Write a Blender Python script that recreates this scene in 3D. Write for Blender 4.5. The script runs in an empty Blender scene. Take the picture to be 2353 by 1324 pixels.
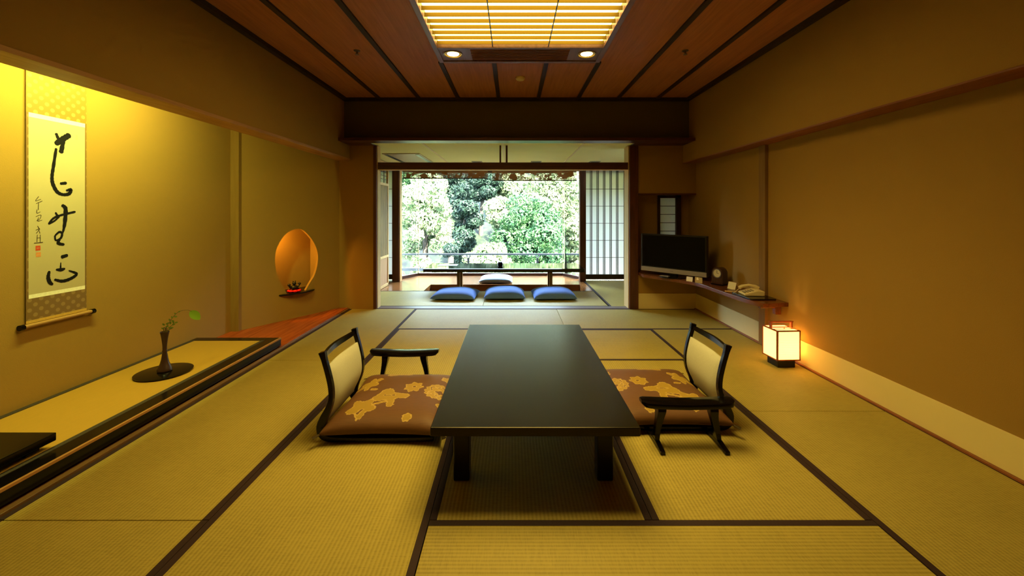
import bpy, bmesh, math, random
import numpy as np
from mathutils import Vector, Matrix
random.seed(7)
R = math.radians
scn = bpy.context.scene
col = scn.collection

# ------------------------------------------------------------------ camera, sky, sun, exposure
cam_d = bpy.data.cameras.new('camera')
cam_d.sensor_width = 36.0
cam_d.lens = 36.0 * 945 / 2353
cam_d.shift_x = -0.0006
cam_d.shift_y = -175 / 2353
cam_d.clip_start = 0.05
cam_d.clip_end = 300
cam = bpy.data.objects.new('camera', cam_d)
cam.location = (0, 0, 1.26)
cam.rotation_euler = (R(90), 0, 0)
col.objects.link(cam)
scn.camera = cam

w = bpy.data.worlds.new('sky')
scn.world = w
w.use_nodes = True
bg = w.node_tree.nodes['Background']
bg.inputs[0].default_value = (0.60, 0.80, 1.0, 1)
bg.inputs[1].default_value = 48.0

sun_d = bpy.data.lights.new('sun', 'SUN')
sun_d.energy = 340
sun_d.angle = R(0.6)
sun_d.color = (1.0, 0.96, 0.86)
sun = bpy.data.objects.new('sun', sun_d)
sun.rotation_euler = Vector((-0.45, 0.62, -0.75)).to_track_quat('-Z', 'Y').to_euler()
col.objects.link(sun)

portal_d = bpy.data.lights.new('window_daylight_portal', 'AREA')
portal_d.shape = 'RECTANGLE'
portal_d.size = 4.6
portal_d.size_y = 2.3
portal_d.cycles.is_portal = True
portal = bpy.data.objects.new('window_daylight_portal', portal_d)
portal.location = (-0.2, 8.35, 1.0)
portal.rotation_euler = (R(-90), 0, 0)
col.objects.link(portal)

WARM = (1.0, 0.72, 0.2)


def area_lamp(name, loc, target, sx, sy, power, color=WARM):
    d = bpy.data.lights.new(name, 'AREA')
    d.shape = 'RECTANGLE'
    d.size, d.size_y = sx, sy
    d.energy = power
    d.color = color
    o = bpy.data.objects.new(name, d)
    o.location = loc
    o.rotation_euler = (Vector(target) - Vector(loc)).to_track_quat('-Z', 'X').to_euler()
    col.objects.link(o)
    return o


# the tubes of the big recessed ceiling light shine down through its slats
lamp = area_lamp('ceiling_light_tubes', (0.065, 2.70, 2.725), (0.065, 2.70, 0), 1.36, 1.55, 50, (1.0, 0.73, 0.19))
lamp.rotation_euler = (0, 0, 0)
lamp.data.spread = R(124)
# the fluorescent tube behind the alcove lintel (long side along Y) and the little lamp at the top of the egg niche
area_lamp('alcove_tube', (-2.33, 2.52, 2.38), (-2.80, 2.52, 1.62), 0.05, 1.25, 49, (0.95, 1.0, 0.22))

vs = scn.view_settings
vs.view_transform = 'Standard'
vs.look = 'None'
vs.gamma = 1
vs.exposure = 0.0
vs.use_curve_mapping = False
scn.cycles.use_denoising = True
scn.cycles.max_bounces = 12
scn.cycles.diffuse_bounces = 6
scn.cycles.transparent_max_bounces = 16
scn.cycles.sample_clamp_indirect = 6
scn.cycles.caustics_reflective = False
scn.cycles.caustics_refractive = False


# ------------------------------------------------------------------ mesh builder
class MB:
    def __init__(s):
        s.v, s.f, s.m = [], [], []

    def add(s, vs_, fs, m=0):
        b = len(s.v)
        s.v += [tuple(p) for p in vs_]
        for f in fs:
            s.f.append([b + i for i in f])
            s.m.append(m)
        return s

    def box(s, x0, x1, y0, y1, z0, z1, m=0):
        return s.add([(x0, y0, z0), (x1, y0, z0), (x1, y1, z0), (x0, y1, z0), (x0, y0, z1), (x1, y0, z1), (x1, y1, z1), (x0, y1, z1)],
                     [(0, 3, 2, 1), (4, 5, 6, 7), (0, 1, 5, 4), (1, 2, 6, 5), (2, 3, 7, 6), (3, 0, 4, 7)], m)

    def prism(s, poly, axis, a0, a1, m=0):
        def P(p, a):
            return {'z': (p[0], p[1], a), 'y': (p[0], a, p[1]), 'x': (a, p[0], p[1])}[axis]
        n = len(poly)
        vs_ = [P(p, a0) for p in poly] + [P(p, a1) for p in poly]
        fs = [list(range(n))[::-1], list(range(n, 2 * n))] + [(i, (i + 1) % n, n + (i + 1) % n, n + i) for i in range(n)]
        return s.add(vs_, fs, m)

    def lathe(s, prof, c=(0, 0, 0), n=32, m=0):
        vs_ = []
        for r, z in prof:
            for k in range(n):
                a = 2 * math.pi * k / n
                vs_.append((c[0] + r * math.cos(a), c[1] + r * math.sin(a), c[2] + z))
        fs = []
        for i in range(len(prof) - 1):
            for k in range(n):
                fs.append((i * n + k, i * n + (k + 1) % n, (i + 1) * n + (k + 1) % n, (i + 1) * n + k))
        fs.append(list(range(n))[::-1])
        fs.append([(len(prof) - 1) * n + k for k in range(n)])
        return s.add(vs_, fs, m)

    def tube(s, pts, rad, n=10, m=0, flat=1.0):
        pts = [Vector(p) for p in pts]
        if not isinstance(rad, (list, tuple)):
            rad = [rad] * len(pts)
        vs_, fs = [], []
        ref = None
        for i, p in enumerate(pts):
            t = (pts[min(i + 1, len(pts) - 1)] - pts[max(i - 1, 0)]).normalized()
            if ref is None:
                ref = Vector((0, 0, 1)) if abs(t.z) < 0.9 else Vector((1, 0, 0))
            a = t.cross(ref).normalized()
            b = a.cross(t).normalized()
            ref = b
            for k in range(n):
                q = 2 * math.pi * k / n
                vs_.append(p + a * rad[i] * math.cos(q) + b * rad[i] * flat * math.sin(q))
        for i in range(len(pts) - 1):
            for k in range(n):
                fs.append((i * n + k, i * n + (k + 1) % n, (i + 1) * n + (k + 1) % n, (i + 1) * n + k))
        fs.append(list(range(n))[::-1])
        fs.append([(len(pts) - 1) * n + k for k in range(n)])
        return s.add(vs_, fs, m)

    def ball(s, c, rx, ry, rz, n=16, k=10, m=0):
        vs_, fs = [], []
        for i in range(k + 1):
            th = math.pi * i / k
            for j in range(n):
                a = 2 * math.pi * j / n
                vs_.append((c[0] + rx * math.sin(th) * math.cos(a), c[1] + ry * math.sin(th) * math.sin(a), c[2] + rz * math.cos(th)))
        for i in range(k):
            for j in range(n):
                fs.append((i * n + j, (i + 1) * n + j, (i + 1) * n + (j + 1) % n, i * n + (j + 1) % n))
        return s.add(vs_, fs, m)

    def build(s, name, mats, parent=None, bevel=0.0, smooth=False, local=False, seg=2):
        me = bpy.data.meshes.new(name)
        vv = s.v
        if parent is not None and not local:
            o_ = origin(parent)
            vv = [(p[0] - o_[0], p[1] - o_[1], p[2] - o_[2]) for p in vv]
        me.from_pydata(vv, [], s.f)
        if not isinstance(mats, (list, tuple)):
            mats = [mats]
        for m_ in mats:
            me.materials.append(m_)
        me.polygons.foreach_set('material_index', s.m)
        bm = bmesh.new()
        bm.from_mesh(me)
        bmesh.ops.remove_doubles(bm, verts=bm.verts, dist=1e-6)
        bmesh.ops.recalc_face_normals(bm, faces=bm.faces)
        bm.to_mesh(me)
        bm.free()
        if smooth:
            for p in me.polygons:
                p.use_smooth = True
            me.set_sharp_from_angle(angle=R(40))
        o = bpy.data.objects.new(name, me)
        col.objects.link(o)
        if parent is not None:
            o.parent = parent
        if bevel:
            b = o.modifiers.new('bevel', 'BEVEL')
            b.width = bevel
            b.segments = seg
            b.limit_method = 'ANGLE'
            b.angle_limit = R(35)
        return o


def origin(o):
    p = Vector((0, 0, 0))
    while o is not None:
        p += o.location
        o = o.parent
    return p


def tag(o, label=None, cat=None, group=None, kind=None):
    for k_, v_ in (('label', label), ('category', cat), ('group', group), ('kind', kind)):
        if v_:
            o[k_] = v_
    return o


def thing(name, label, cat, loc=(0, 0, 0), rz=0.0, group=None):
    o = bpy.data.objects.new(name, None)
    o.empty_display_size = 0.1
    o.location = loc
    o.rotation_euler = (0, 0, rz)
    col.objects.link(o)
    return tag(o, label, cat, group)


def struct(name, mb, mats, **k):
    o = mb.build(name, mats, **k)
    if k.get('parent') is None:
        o['kind'] = 'structure'
    return o


def copy_thing(o, parent=None):
    c = o.copy()
    col.objects.link(c)
    if parent is not None:
        c.parent = parent
    for ch in list(o.children):
        copy_thing(ch, c)
    return c


# ------------------------------------------------------------------ materials
def lin(r, g, b):
    f = lambda c: (c / 255 / 12.92) if c / 255 <= 0.04045 else ((c / 255 + 0.055) / 1.055) ** 2.4
    return (f(r), f(g), f(b), 1)


def base_mat(name):
    m = bpy.data.materials.new(name)
    m.use_nodes = True
    nt = m.node_tree
    return m, nt, nt.nodes, nt.links, nt.nodes['Principled BSDF']


def M(name, c, rough=0.6, spec=0.4, var=0.12, scale=(8, 8, 8), nscale=1.0, bump=0.0, bscale=None, metallic=0.0, emit=None, estr=0.0, trans=0.0, coat=0.0):
    """Principled with a noise-driven tint and bump in object space."""
    m, nt, N, L, P = base_mat(name)
    P.inputs['Roughness'].default_value = rough
    P.inputs['Specular IOR Level'].default_value = spec
    P.inputs['Metallic'].default_value = metallic
    P.inputs['Coat Weight'].default_value = coat
    tc = N.new('ShaderNodeTexCoord')
    mp = N.new('ShaderNodeMapping')
    mp.inputs['Scale'].default_value = scale
    nz = N.new('ShaderNodeTexNoise')
    nz.inputs['Scale'].default_value = nscale
    nz.inputs['Detail'].default_value = 5
    L.new(tc.outputs['Object'], mp.inputs['Vector'])
    L.new(mp.outputs['Vector'], nz.inputs['Vector'])
    mx = N.new('ShaderNodeMix')
    mx.data_type = 'RGBA'
    mx.inputs[6].default_value = (c[0] * (1 - var), c[1] * (1 - var), c[2] * (1 - var), 1)
    mx.inputs[7].default_value = (min(1, c[0] * (1 + var)), min(1, c[1] * (1 + var)), min(1, c[2] * (1 + var)), 1)
    L.new(nz.outputs['Fac'], mx.inputs[0])
    L.new(mx.outputs[2], P.inputs['Base Color'])
    if bump:
        nb = nz
        if bscale:
            nb = N.new('ShaderNodeTexNoise')
            nb.inputs['Scale'].default_value = bscale
            nb.inputs['Detail'].default_value = 3
            L.new(tc.outputs['Object'], nb.inputs['Vector'])
        bp = N.new('ShaderNodeBump')
        bp.inputs['Strength'].default_value = bump
        bp.inputs['Distance'].default_value = 0.004
        L.new(nb.outputs['Fac'], bp.inputs['Height'])
        L.new(bp.outputs['Normal'], P.inputs['Normal'])
    if emit:
        P.inputs['Emission Color'].default_value = emit
        P.inputs['Emission Strength'].default_value = estr
    return m


def tatami_mat(name, along):
    """Rush matting: ridges along the mat's length, fine cross weave, a little sheen."""
    m, nt, N, L, P = base_mat(name)
    # rush laid towards the window throws more of its light back than rush laid across
    P.inputs['Roughness'].default_value = 0.5 if along == 'x' else 0.55
    P.inputs['Specular IOR Level'].default_value = 0.18 if along == 'x' else 0.12
    tc = N.new('ShaderNodeTexCoord')
    wv = N.new('ShaderNodeTexWave')
    wv.wave_type = 'BANDS'
    wv.bands_direction = 'X' if along == 'y' else 'Y'
    wv.inputs['Scale'].default_value = 19.0
    wv.inputs['Distortion'].default_value = 0.25
    wv.inputs['Detail'].default_value = 1
    L.new(tc.outputs['Object'], wv.inputs['Vector'])
    mp = N.new('ShaderNodeMapping')
    mp.inputs['Scale'].default_value = (30, 260, 30) if along == 'y' else (260, 30, 30)
    L.new(tc.outputs['Object'], mp.inputs['Vector'])
    nz = N.new('ShaderNodeTexNoise')
    nz.inputs['Scale'].default_value = 1.0
    nz.inputs['Detail'].default_value = 2
    L.new(mp.outputs['Vector'], nz.inputs['Vector'])
    big = N.new('ShaderNodeTexNoise')
    big.inputs['Scale'].default_value = 3.0
    L.new(tc.outputs['Object'], big.inputs['Vector'])
    r = N.new('ShaderNodeValToRGB')
    r.color_ramp.elements[0].position = 0.1
    r.color_ramp.elements[0].color = (0.20, 0.156, 0.036, 1)
    r.color_ramp.elements[1].position = 0.75
    r.color_ramp.elements[1].color = (0.41, 0.325, 0.078, 1)
    ad = N.new('ShaderNodeMath')
    ad.operation = 'MULTIPLY_ADD'
    ad.inputs[1].default_value = 0.34
    L.new(wv.outputs['Fac'], ad.inputs[0])
    m2 = N.new('ShaderNodeMath')
    m2.operation = 'MULTIPLY_ADD'
    m2.inputs[1].default_value = 0.6
    L.new(nz.outputs['Fac'], m2.inputs[0])
    m3 = N.new('ShaderNodeMath')
    m3.operation = 'MULTIPLY'
    m3.inputs[1].default_value = 0.3
    L.new(big.outputs['Fac'], m3.inputs[0])
    L.new(m3.outputs[0], m2.inputs[2])
    L.new(m2.outputs[0], ad.inputs[2])
    L.new(ad.outputs[0], r.inputs['Fac'])
    L.new(r.outputs['Color'], P.inputs['Base Color'])
    bp = N.new('ShaderNodeBump')
    bp.inputs['Strength'].default_value = 0.35
    bp.inputs['Distance'].default_value = 0.002
    L.new(wv.outputs['Fac'], bp.inputs['Height'])
    L.new(bp.outputs['Normal'], P.inputs['Normal'])
    return m


def wood(name, dark, light, rough=0.4, axis='y', spec=0.4, freq=14):
    sc = {'x': (1.2, freq, freq), 'y': (freq, 1.2, freq), 'z': (freq, freq, 1.2)}[axis]
    m, nt, N, L, P = base_mat(name)
    P.inputs['Roughness'].default_value = rough
    P.inputs['Specular IOR Level'].default_value = spec
    tc = N.new('ShaderNodeTexCoord')
    mp = N.new('ShaderNodeMapping')
    mp.inputs['Scale'].default_value = sc
    nz = N.new('ShaderNodeTexNoise')
    nz.inputs['Scale'].default_value = 1.6
    nz.inputs['Detail'].default_value = 7
    nz.inputs['Distortion'].default_value = 0.9
    L.new(tc.outputs['Object'], mp.inputs['Vector'])
    L.new(mp.outputs['Vector'], nz.inputs['Vector'])
    r = N.new('ShaderNodeValToRGB')
    r.color_ramp.elements[0].position = 0.32
    r.color_ramp.elements[0].color = dark
    r.color_ramp.elements[1].position = 0.68
    r.color_ramp.elements[1].color = light
    L.new(nz.outputs['Fac'], r.inputs['Fac'])
    L.new(r.outputs['Color'], P.inputs['Base Color'])
    return m


def paper(name, c, t=0.7, emit=None, estr=0.0):
    """Shoji or lantern paper: part diffuse, part translucent."""
    m, nt, N, L, P = base_mat(name)
    out = N['Material Output']
    P.inputs['Base Color'].default_value = c
    P.inputs['Roughness'].default_value = 0.9
    P.inputs['Specular IOR Level'].default_value = 0.1
    nz = N.new('ShaderNodeTexNoise')
    nz.inputs['Scale'].default_value = 60
    tc = N.new('ShaderNodeTexCoord')
    L.new(tc.outputs['Object'], nz.inputs['Vector'])
    mx0 = N.new('ShaderNodeMix')
    mx0.data_type = 'RGBA'
    mx0.inputs[6].default_value = (c[0] * 0.93, c[1] * 0.93, c[2] * 0.93, 1)
    mx0.inputs[7].default_value = c
    L.new(nz.outputs['Fac'], mx0.inputs[0])
    L.new(mx0.outputs[2], P.inputs['Base Color'])
    if emit:
        P.inputs['Emission Color'].default_value = emit
        P.inputs['Emission Strength'].default_value = estr
    tr = N.new('ShaderNodeBsdfTranslucent')
    L.new(mx0.outputs[2], tr.inputs['Color'])
    mx = N.new('ShaderNodeMixShader')
    mx.inputs[0].default_value = t
    L.new(P.outputs[0], mx.inputs[1])
    L.new(tr.outputs[0], mx.inputs[2])
    L.new(mx.outputs[0], out.inputs['Surface'])
    return m


def leaf_mat(name, a, b, t=0.35):
    m, nt, N, L, P = base_mat(name)
    out = N['Material Output']
    tc = N.new('ShaderNodeTexCoord')
    nz = N.new('ShaderNodeTexNoise')
    nz.inputs['Scale'].default_value = 2.2
    nz.inputs['Detail'].default_value = 4
    L.new(tc.outputs['Object'], nz.inputs['Vector'])
    r = N.new('ShaderNodeValToRGB')
    r.color_ramp.elements[0].position = 0.35
    r.color_ramp.elements[0].color = a
    r.color_ramp.elements[1].position = 0.65
    r.color_ramp.elements[1].color = b
    L.new(nz.outputs['Fac'], r.inputs['Fac'])
    L.new(r.outputs['Color'], P.inputs['Base Color'])
    P.inputs['Roughness'].default_value = 0.6
    P.inputs['Specular IOR Level'].default_value = 0.12
    tr = N.new('ShaderNodeBsdfTranslucent')
    L.new(r.outputs['Color'], tr.inputs['Color'])
    mx = N.new('ShaderNodeMixShader')
    mx.inputs[0].default_value = t
    L.new(P.outputs[0], mx.inputs[1])
    L.new(tr.outputs[0], mx.inputs[2])
    L.new(mx.outputs[0], out.inputs['Surface'])
    return m


def glass_mat(name):
    m, nt, N, L, P = base_mat(name)
    out = N['Material Output']
    N.remove(P)
    tr = N.new('ShaderNodeBsdfTransparent')
    tr.inputs['Color'].default_value = (0.97, 0.99, 0.98, 1)
    gl = N.new('ShaderNodeBsdfGlossy')
    gl.inputs['Roughness'].default_value = 0.02
    fr = N.new('ShaderNodeFresnel')
    fr.inputs['IOR'].default_value = 1.25
    mx = N.new('ShaderNodeMixShader')
    L.new(fr.outputs[0], mx.inputs[0])
    L.new(tr.outputs[0], mx.inputs[1])
    L.new(gl.outputs[0], mx.inputs[2])
    L.new(mx.outputs[0], out.inputs['Surface'])
    return m


def motif_mat(name, ground, gold, edge):
    """Brown damask whose gold motifs come from a signed-distance attribute on the mesh."""
    m, nt, N, L, P = base_mat(name)
    P.inputs['Roughness'].default_value = 0.55
    P.inputs['Specular IOR Level'].default_value = 0.3
    at = N.new('ShaderNodeAttribute')
    at.attribute_name = 'motif'
    tc = N.new('ShaderNodeTexCoord')
    nz = N.new('ShaderNodeTexNoise')
    nz.inputs['Scale'].default_value = 60
    nz.inputs['Detail'].default_value = 4
    L.new(tc.outputs['Object'], nz.inputs['Vector'])
    jit = N.new('ShaderNodeMath')
    jit.operation = 'MULTIPLY_ADD'
    jit.inputs[1].default_value = 0.026
    jit.inputs[2].default_value = -0.013
    L.new(nz.outputs['Fac'], jit.inputs[0])
    sm = N.new('ShaderNodeMath')
    sm.operation = 'ADD'
    L.new(at.outputs['Fac'], sm.inputs[0])
    L.new(jit.outputs[0], sm.inputs[1])
    lt = N.new('ShaderNodeMath')
    lt.operation = 'LESS_THAN'
    lt.inputs[1].default_value = 0.0
    L.new(sm.outputs[0], lt.inputs[0])
    lt2 = N.new('ShaderNodeMath')
    lt2.operation = 'LESS_THAN'
    lt2.inputs[1].default_value = -0.006
    L.new(sm.outputs[0], lt2.inputs[0])
    gr = N.new('ShaderNodeMix')
    gr.data_type = 'RGBA'
    mp = N.new('ShaderNodeMapping')
    mp.inputs['Scale'].default_value = (12, 160, 12)
    n2 = N.new('ShaderNodeTexNoise')
    n2.inputs['Scale'].default_value = 1.5
    L.new(tc.outputs['Object'], mp.inputs['Vector'])
    L.new(mp.outputs['Vector'], n2.inputs['Vector'])
    gr.inputs[6].default_value = (ground[0] * 0.8, ground[1] * 0.8, ground[2] * 0.8, 1)
    gr.inputs[7].default_value = (ground[0] * 1.2, ground[1] * 1.2, ground[2] * 1.2, 1)
    L.new(n2.outputs['Fac'], gr.inputs[0])
    a = N.new('ShaderNodeMix')
    a.data_type = 'RGBA'
    L.new(lt.outputs[0], a.inputs[0])
    L.new(gr.outputs[2], a.inputs[6])
    a.inputs[7].default_value = edge
    b = N.new('ShaderNodeMix')
    b.data_type = 'RGBA'
    L.new(lt2.outputs[0], b.inputs[0])
    L.new(a.outputs[2], b.inputs[6])
    b.inputs[7].default_value = gold
    L.new(b.outputs[2], P.inputs['Base Color'])
    return m


def dot_silk(name, ground, dot, period=0.062):
    """Scroll brocade: staggered rows of soft round medallions in the plane of the scroll (object Y, Z)."""
    m, nt, N, L, P = base_mat(name)
    P.inputs['Roughness'].default_value = 0.6
    tc = N.new('ShaderNodeTexCoord')
    sp = N.new('ShaderNodeSeparateXYZ')
    L.new(tc.outputs['Object'], sp.inputs[0])

    def math_(op, a, b=None, c=None):
        n = N.new('ShaderNodeMath')
        n.operation = op
        for i, x in enumerate((a, b, c)):
            if x is None:
                continue
            if isinstance(x, (int, float)):
                n.inputs[i].default_value = x
            else:
                L.new(x, n.inputs[i])
        return n.outputs[0]
    u = math_('DIVIDE', sp.outputs['Y'], period)
    v = math_('DIVIDE', sp.outputs['Z'], period)
    masks = []
    for off in (0.0, 0.5):
        fu = math_('SUBTRACT', math_('FRACT', math_('ADD', u, off)), 0.5)
        fv = math_('SUBTRACT', math_('FRACT', math_('ADD', v, off)), 0.5)
        d = math_('SQRT', math_('ADD', math_('MULTIPLY', fu, fu), math_('MULTIPLY', fv, fv)))
        masks.append(math_('LESS_THAN', d, 0.2))
    mk = math_('MAXIMUM', masks[0], masks[1])
    mx = N.new('ShaderNodeMix')
    mx.data_type = 'RGBA'
    L.new(mk, mx.inputs[0])
    mx.inputs[6].default_value = ground
    mx.inputs[7].default_value = dot
    L.new(mx.outputs[2], P.inputs['Base Color'])
    return m


WALL = M('wall_plaster', (0.335, 0.198, 0.046, 1), 0.9, 0.15, 0.06, (1, 1, 1), 2.0, 0.25, 260)
KOSHI = M('skirting_paper', lin(226, 208, 150), 0.85, 0.15, 0.04, (1, 1, 1), 5.0)
TATX = tatami_mat('tatami_rush_across', 'x')
TATY = tatami_mat('tatami_rush_along', 'y')
HERI = M('tatami_border_cloth', lin(52, 36, 38), 0.75, 0.2, 0.2, (40, 40, 40), 3)
GOZA = M('alcove_mat_rush', (0.41, 0.232, 0.032, 1), 0.6, 0.3, 0.08, (60, 6, 10), 2, 0.1)
GOZA_B = M('alcove_mat_border', lin(62, 54, 46), 0.8, 0.2, 0.9, (1, 1, 1), 150)
LACQ = M('black_lacquer', lin(11, 8, 7), 0.16, 0.3, 0.25, (6, 6, 6), 2)
LACQ_SAT = M('black_lacquer_satin', lin(18, 12, 9), 0.30, 0.3, 0.25, (6, 6, 6), 2)
TABLE_TOP = M('table_lacquer', lin(26, 20, 12), 0.27, 0.36, 0.3, (4, 4, 4), 2)
TABLE_TOP.node_tree.nodes['Principled BSDF'].inputs['Specular Tint'].default_value = (1.0, 0.9, 0.6, 1)
CEIL = wood('ceiling_boards', (0.36, 0.140, 0.062, 1), (0.48, 0.195, 0.09, 1), 0.55, 'y', 0.3, 22)
BATTEN = wood('ceiling_battens', lin(44, 32, 20), lin(58, 42, 28), 0.6, 'y', 0.3)
TRIM_Y = wood('lintel_wood', lin(120, 66, 34), lin(150, 88, 48), 0.45, 'y')
TRIM_PALE = wood('alcove_lintel_wood', lin(166, 118, 66), lin(190, 142, 86), 0.5, 'y')
TRIM_X = wood('dark_beam_wood', lin(64, 34, 22), lin(88, 48, 30), 0.4, 'x')
POST_Z = wood('dark_post_wood', lin(70, 36, 22), lin(94, 50, 30), 0.45, 'z')
POST_MID = wood('wall_post_wood', (0.22, 0.125, 0.04, 1), (0.26, 0.15, 0.05, 1), 0.7, 'z', 0.12)
POST_WALL = wood('alcove_post_wood', (0.25, 0.145, 0.035, 1), (0.29, 0.17, 0.044, 1), 0.85, 'z', 0.08)
PALE_AND_LIT = wood('pale_and_lit_wood', lin(196, 160, 100), lin(214, 180, 120), 0.5, 'z')
FLOOR_RED = wood('alcove_floorboard', lin(150, 62, 24), lin(184, 84, 34), 0.25, 'y', 0.5)
FLOOR_W = wood('sunroom_floorboards', lin(134, 84, 44), lin(164, 108, 60), 0.18, 'x', 0.5)
SHELF_W = wood('shelf_wood', lin(92, 48, 22), lin(118, 64, 32), 0.25, 'y', 0.5)
DARKWOOD = wood('dark_frame_wood', lin(44, 24, 16), lin(60, 34, 22), 0.4, 'z')
SUNCEIL = M('sunroom_ceiling', (0.90, 0.87, 0.41, 1), 0.8, 0.2, 0.05, (2, 2, 2), 2)
PALE_LINE = M('pale_batten', lin(236, 220, 170), 0.6, 0.3, 0.05)
SHOJI = paper('shoji_paper', lin(238, 240, 236), 0.62)
STEEL = M('metal_grey', lin(120, 112, 104), 0.4, 0.5, 0.1, metallic=0.7)
SILVER = M('silver_plastic', lin(150, 140, 124), 0.45, 0.4, 0.06)
BLACKP = M('black_plastic', lin(12, 12, 12), 0.35, 0.4, 0.1)
SCREEN = M('tv_screen', lin(5, 6, 6), 0.25, 0.12, 0.05)
CREAM = M('cream_plastic', lin(222, 206, 160), 0.4, 0.4, 0.04)
GREYKEY = M('phone_keys', lin(132, 120, 92), 0.5, 0.3, 0.1)
WHITEP = M('white_card', lin(236, 232, 220), 0.8, 0.2, 0.03)
BACK_CLOTH = M('chair_back_cloth', (0.48, 0.47, 0.37, 1), 0.85, 0.2, 0.12, (90, 90, 90), 2, 0.2)
ZAB = motif_mat('brown_damask', (0.125, 0.054, 0.018, 1), (0.32, 0.20, 0.024, 1), (0.44, 0.29, 0.07, 1))
ZAB_SIDE = M('brown_cloth_side', lin(92, 66, 38), 0.8, 0.2, 0.2, (20, 20, 20), 2)
BLUEC = M('blue_cloth', (0.11, 0.22, 0.66, 1), 0.85, 0.2, 0.10, (30, 30, 30), 2, 0.1)
PALEC = M('pale_blue_cloth', lin(196, 208, 228), 0.85, 0.2, 0.08, (30, 30, 30), 2, 0.1)
GLASS = glass_mat('window_glass')
INK = M('ink', lin(12, 9, 8), 0.7, 0.2, 0.3, (60, 60, 60), 2)
INK_LIGHT = M('thin_ink', lin(70, 58, 40), 0.7, 0.2, 0.3)
SEAL = M('seal_red', lin(190, 70, 40), 0.8, 0.2, 0.4, (1, 1, 1), 220)
SEAL_FADED = M('seal_faded', lin(206, 132, 80), 0.8, 0.2, 0.3, (1, 1, 1), 220)
SCROLL_PAPER = M('scroll_paper', (0.46, 0.385, 0.24, 1), 0.9, 0.1, 0.03)
SCROLL_BAND = M('scroll_white_band', lin(238, 234, 220), 0.7, 0.2, 0.16, (1, 1, 1), 90)
SILK = dot_silk('scroll_brocade', (0.24, 0.14, 0.016, 1), (0.34, 0.24, 0.055, 1))
SILK2 = dot_silk('scroll_brocade_lower', lin(118, 88, 40), lin(142, 114, 62))
GOLD_SILK = M('scroll_gold_strip', lin(196, 156, 70), 0.5, 0.4, 0.2, (60, 60, 60), 2)

# ------------------------------------------------------------------ floors and tatami
XL, XR = -2.11, 2.38            # main room floor
b = MB()
b.box(-3.2, 2.9, -1.6, 6.56, -0.30, -0.05)
struct('floor', b, FLOOR_RED)
# sunroom boards around the leg well (well X -1.42..1.16, Y 6.56..7.13)
b = MB()
b.box(-2.9, -1.42, 6.56, 8.15, -0.05, 0.0)
b.box(-1.42, 1.16, 7.13, 8.15, -0.05, 0.0)
b.box(1.16, 1.28, 6.56, 8.15, -0.05, 0.0)
b.box(1.28, 2.6, 7.52, 8.15, -0.05, 0.0)
b.box(-1.46, -1.42, 6.52, 7.17, -0.48, -0.05)
b.box(1.16, 1.20, 6.52, 7.17, -0.48, -0.05)
b.box(-1.46, 1.20, 7.13, 7.17, -0.48, -0.05)
b.box(-1.46, 1.20, 6.52, 6.56, -0.48, -0.05)
b.box(-1.46, 1.20, 6.52, 7.17, -0.52, -0.48)
b.box(1.28, 2.6, 6.5, 7.52, -0.30, -0.05)
struct('floor_sunroom', b, FLOOR_W)
struct('trim_1', MB().box(-1.79, 1.66, 5.345, 5.475, -0.05, 0.004), TRIM_X, bevel=0.003)   # threshold of the opening


def mat(x0, x1, y0, y1, along, label, heri=(True, True), group='tatami mats of the main room'):
    g = 0.0015
    t = thing('tatami_mat', label, 'tatami mat', ((x0 + x1) / 2, (y0 + y1) / 2, -0.05), 0, group)
    MB().box(x0 + g, x1 - g, y0 + g, y1 - g, -0.05, 0.0).build('rush_cover', TATX if along == 'x' else TATY, t, bevel=0.003)
    hw = 0.030
    for i in (0, 1):
        if not heri[i]:
            continue
        q = MB()
        if along == 'y':
            a0, a1 = (x0 + g, x0 + hw) if i == 0 else (x1 - hw, x1 - g)
            q.box(a0, a1, y0 + g, y1 - g, -0.049, 0.0012)
        else:
            a0, a1 = (y0 + g, y0 + hw) if i == 0 else (y1 - hw, y1 - g)
            q.box(x0 + g, x1 - g, a0, a1, -0.049, 0.0012)
        q.build('cloth_border', HERI, t)
    return t


X1, X2, X3, X4 = -1.24, -0.34, 0.57, 1.47
Y1, Y2, Y3, Y4, Y5 = -0.15, 1.68, 3.49, 4.41, 5.34
mat(XL, X1, Y2, Y3, 'y', 'long tatami mat beside the alcove platform, level with the vase')
mat(XL, X1, Y3, Y5, 'y', 'tatami mat beside the bare red board, reaching the far left post')
mat(XL, X1, Y1, Y2, 'y', 'tatami mat in the near left corner of the photo beside the alcove platform')
mat(X1, X2, 2.61, Y4, 'y', 'tatami mat under the left chair, running away towards the sunroom')
mat(X1, X2, 0.80, 2.61, 'y', 'tatami mat in front of the left chair, left of the near table leg')
mat(X2, X3, Y2, Y3, 'y', 'tatami mat lying directly under the black table')
mat(X3, X4, Y2, Y3, 'y', 'tatami mat under the right chair and its elbow support')
mat(X2, X4, 0.76, Y2, 'x', 'tatami mat laid crosswise nearest the camera, in front of the table')
mat(X2, X4, Y3, Y4, 'x', 'greyish tatami mat laid crosswise just behind the black table')
mat(X3, XR, Y4, Y5, 'x', 'crosswise tatami mat along the far wall, below the television shelf')
mat(X1, X3, Y4, Y5, 'x', 'crosswise tatami mat at the sunroom threshold, pale with daylight')
mat(X4, XR, 2.60, Y4, 'y', 'tatami mat under the lit paper lantern along the right wall')
mat(X4, XR, 0.80, 2.60, 'y', 'tatami mat along the right wall in the near right of the photo')
mat(-2.13, -0.40, 5.48, 6.55, 'x', 'sunroom tatami mat under the leftmost blue cushion', group='tatami mats of the sunroom')
mat(-0.40, 1.28, 5.48, 6.55, 'x', 'sunroom tatami mat under the two right blue cushions', group='tatami mats of the sunroom')
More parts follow.
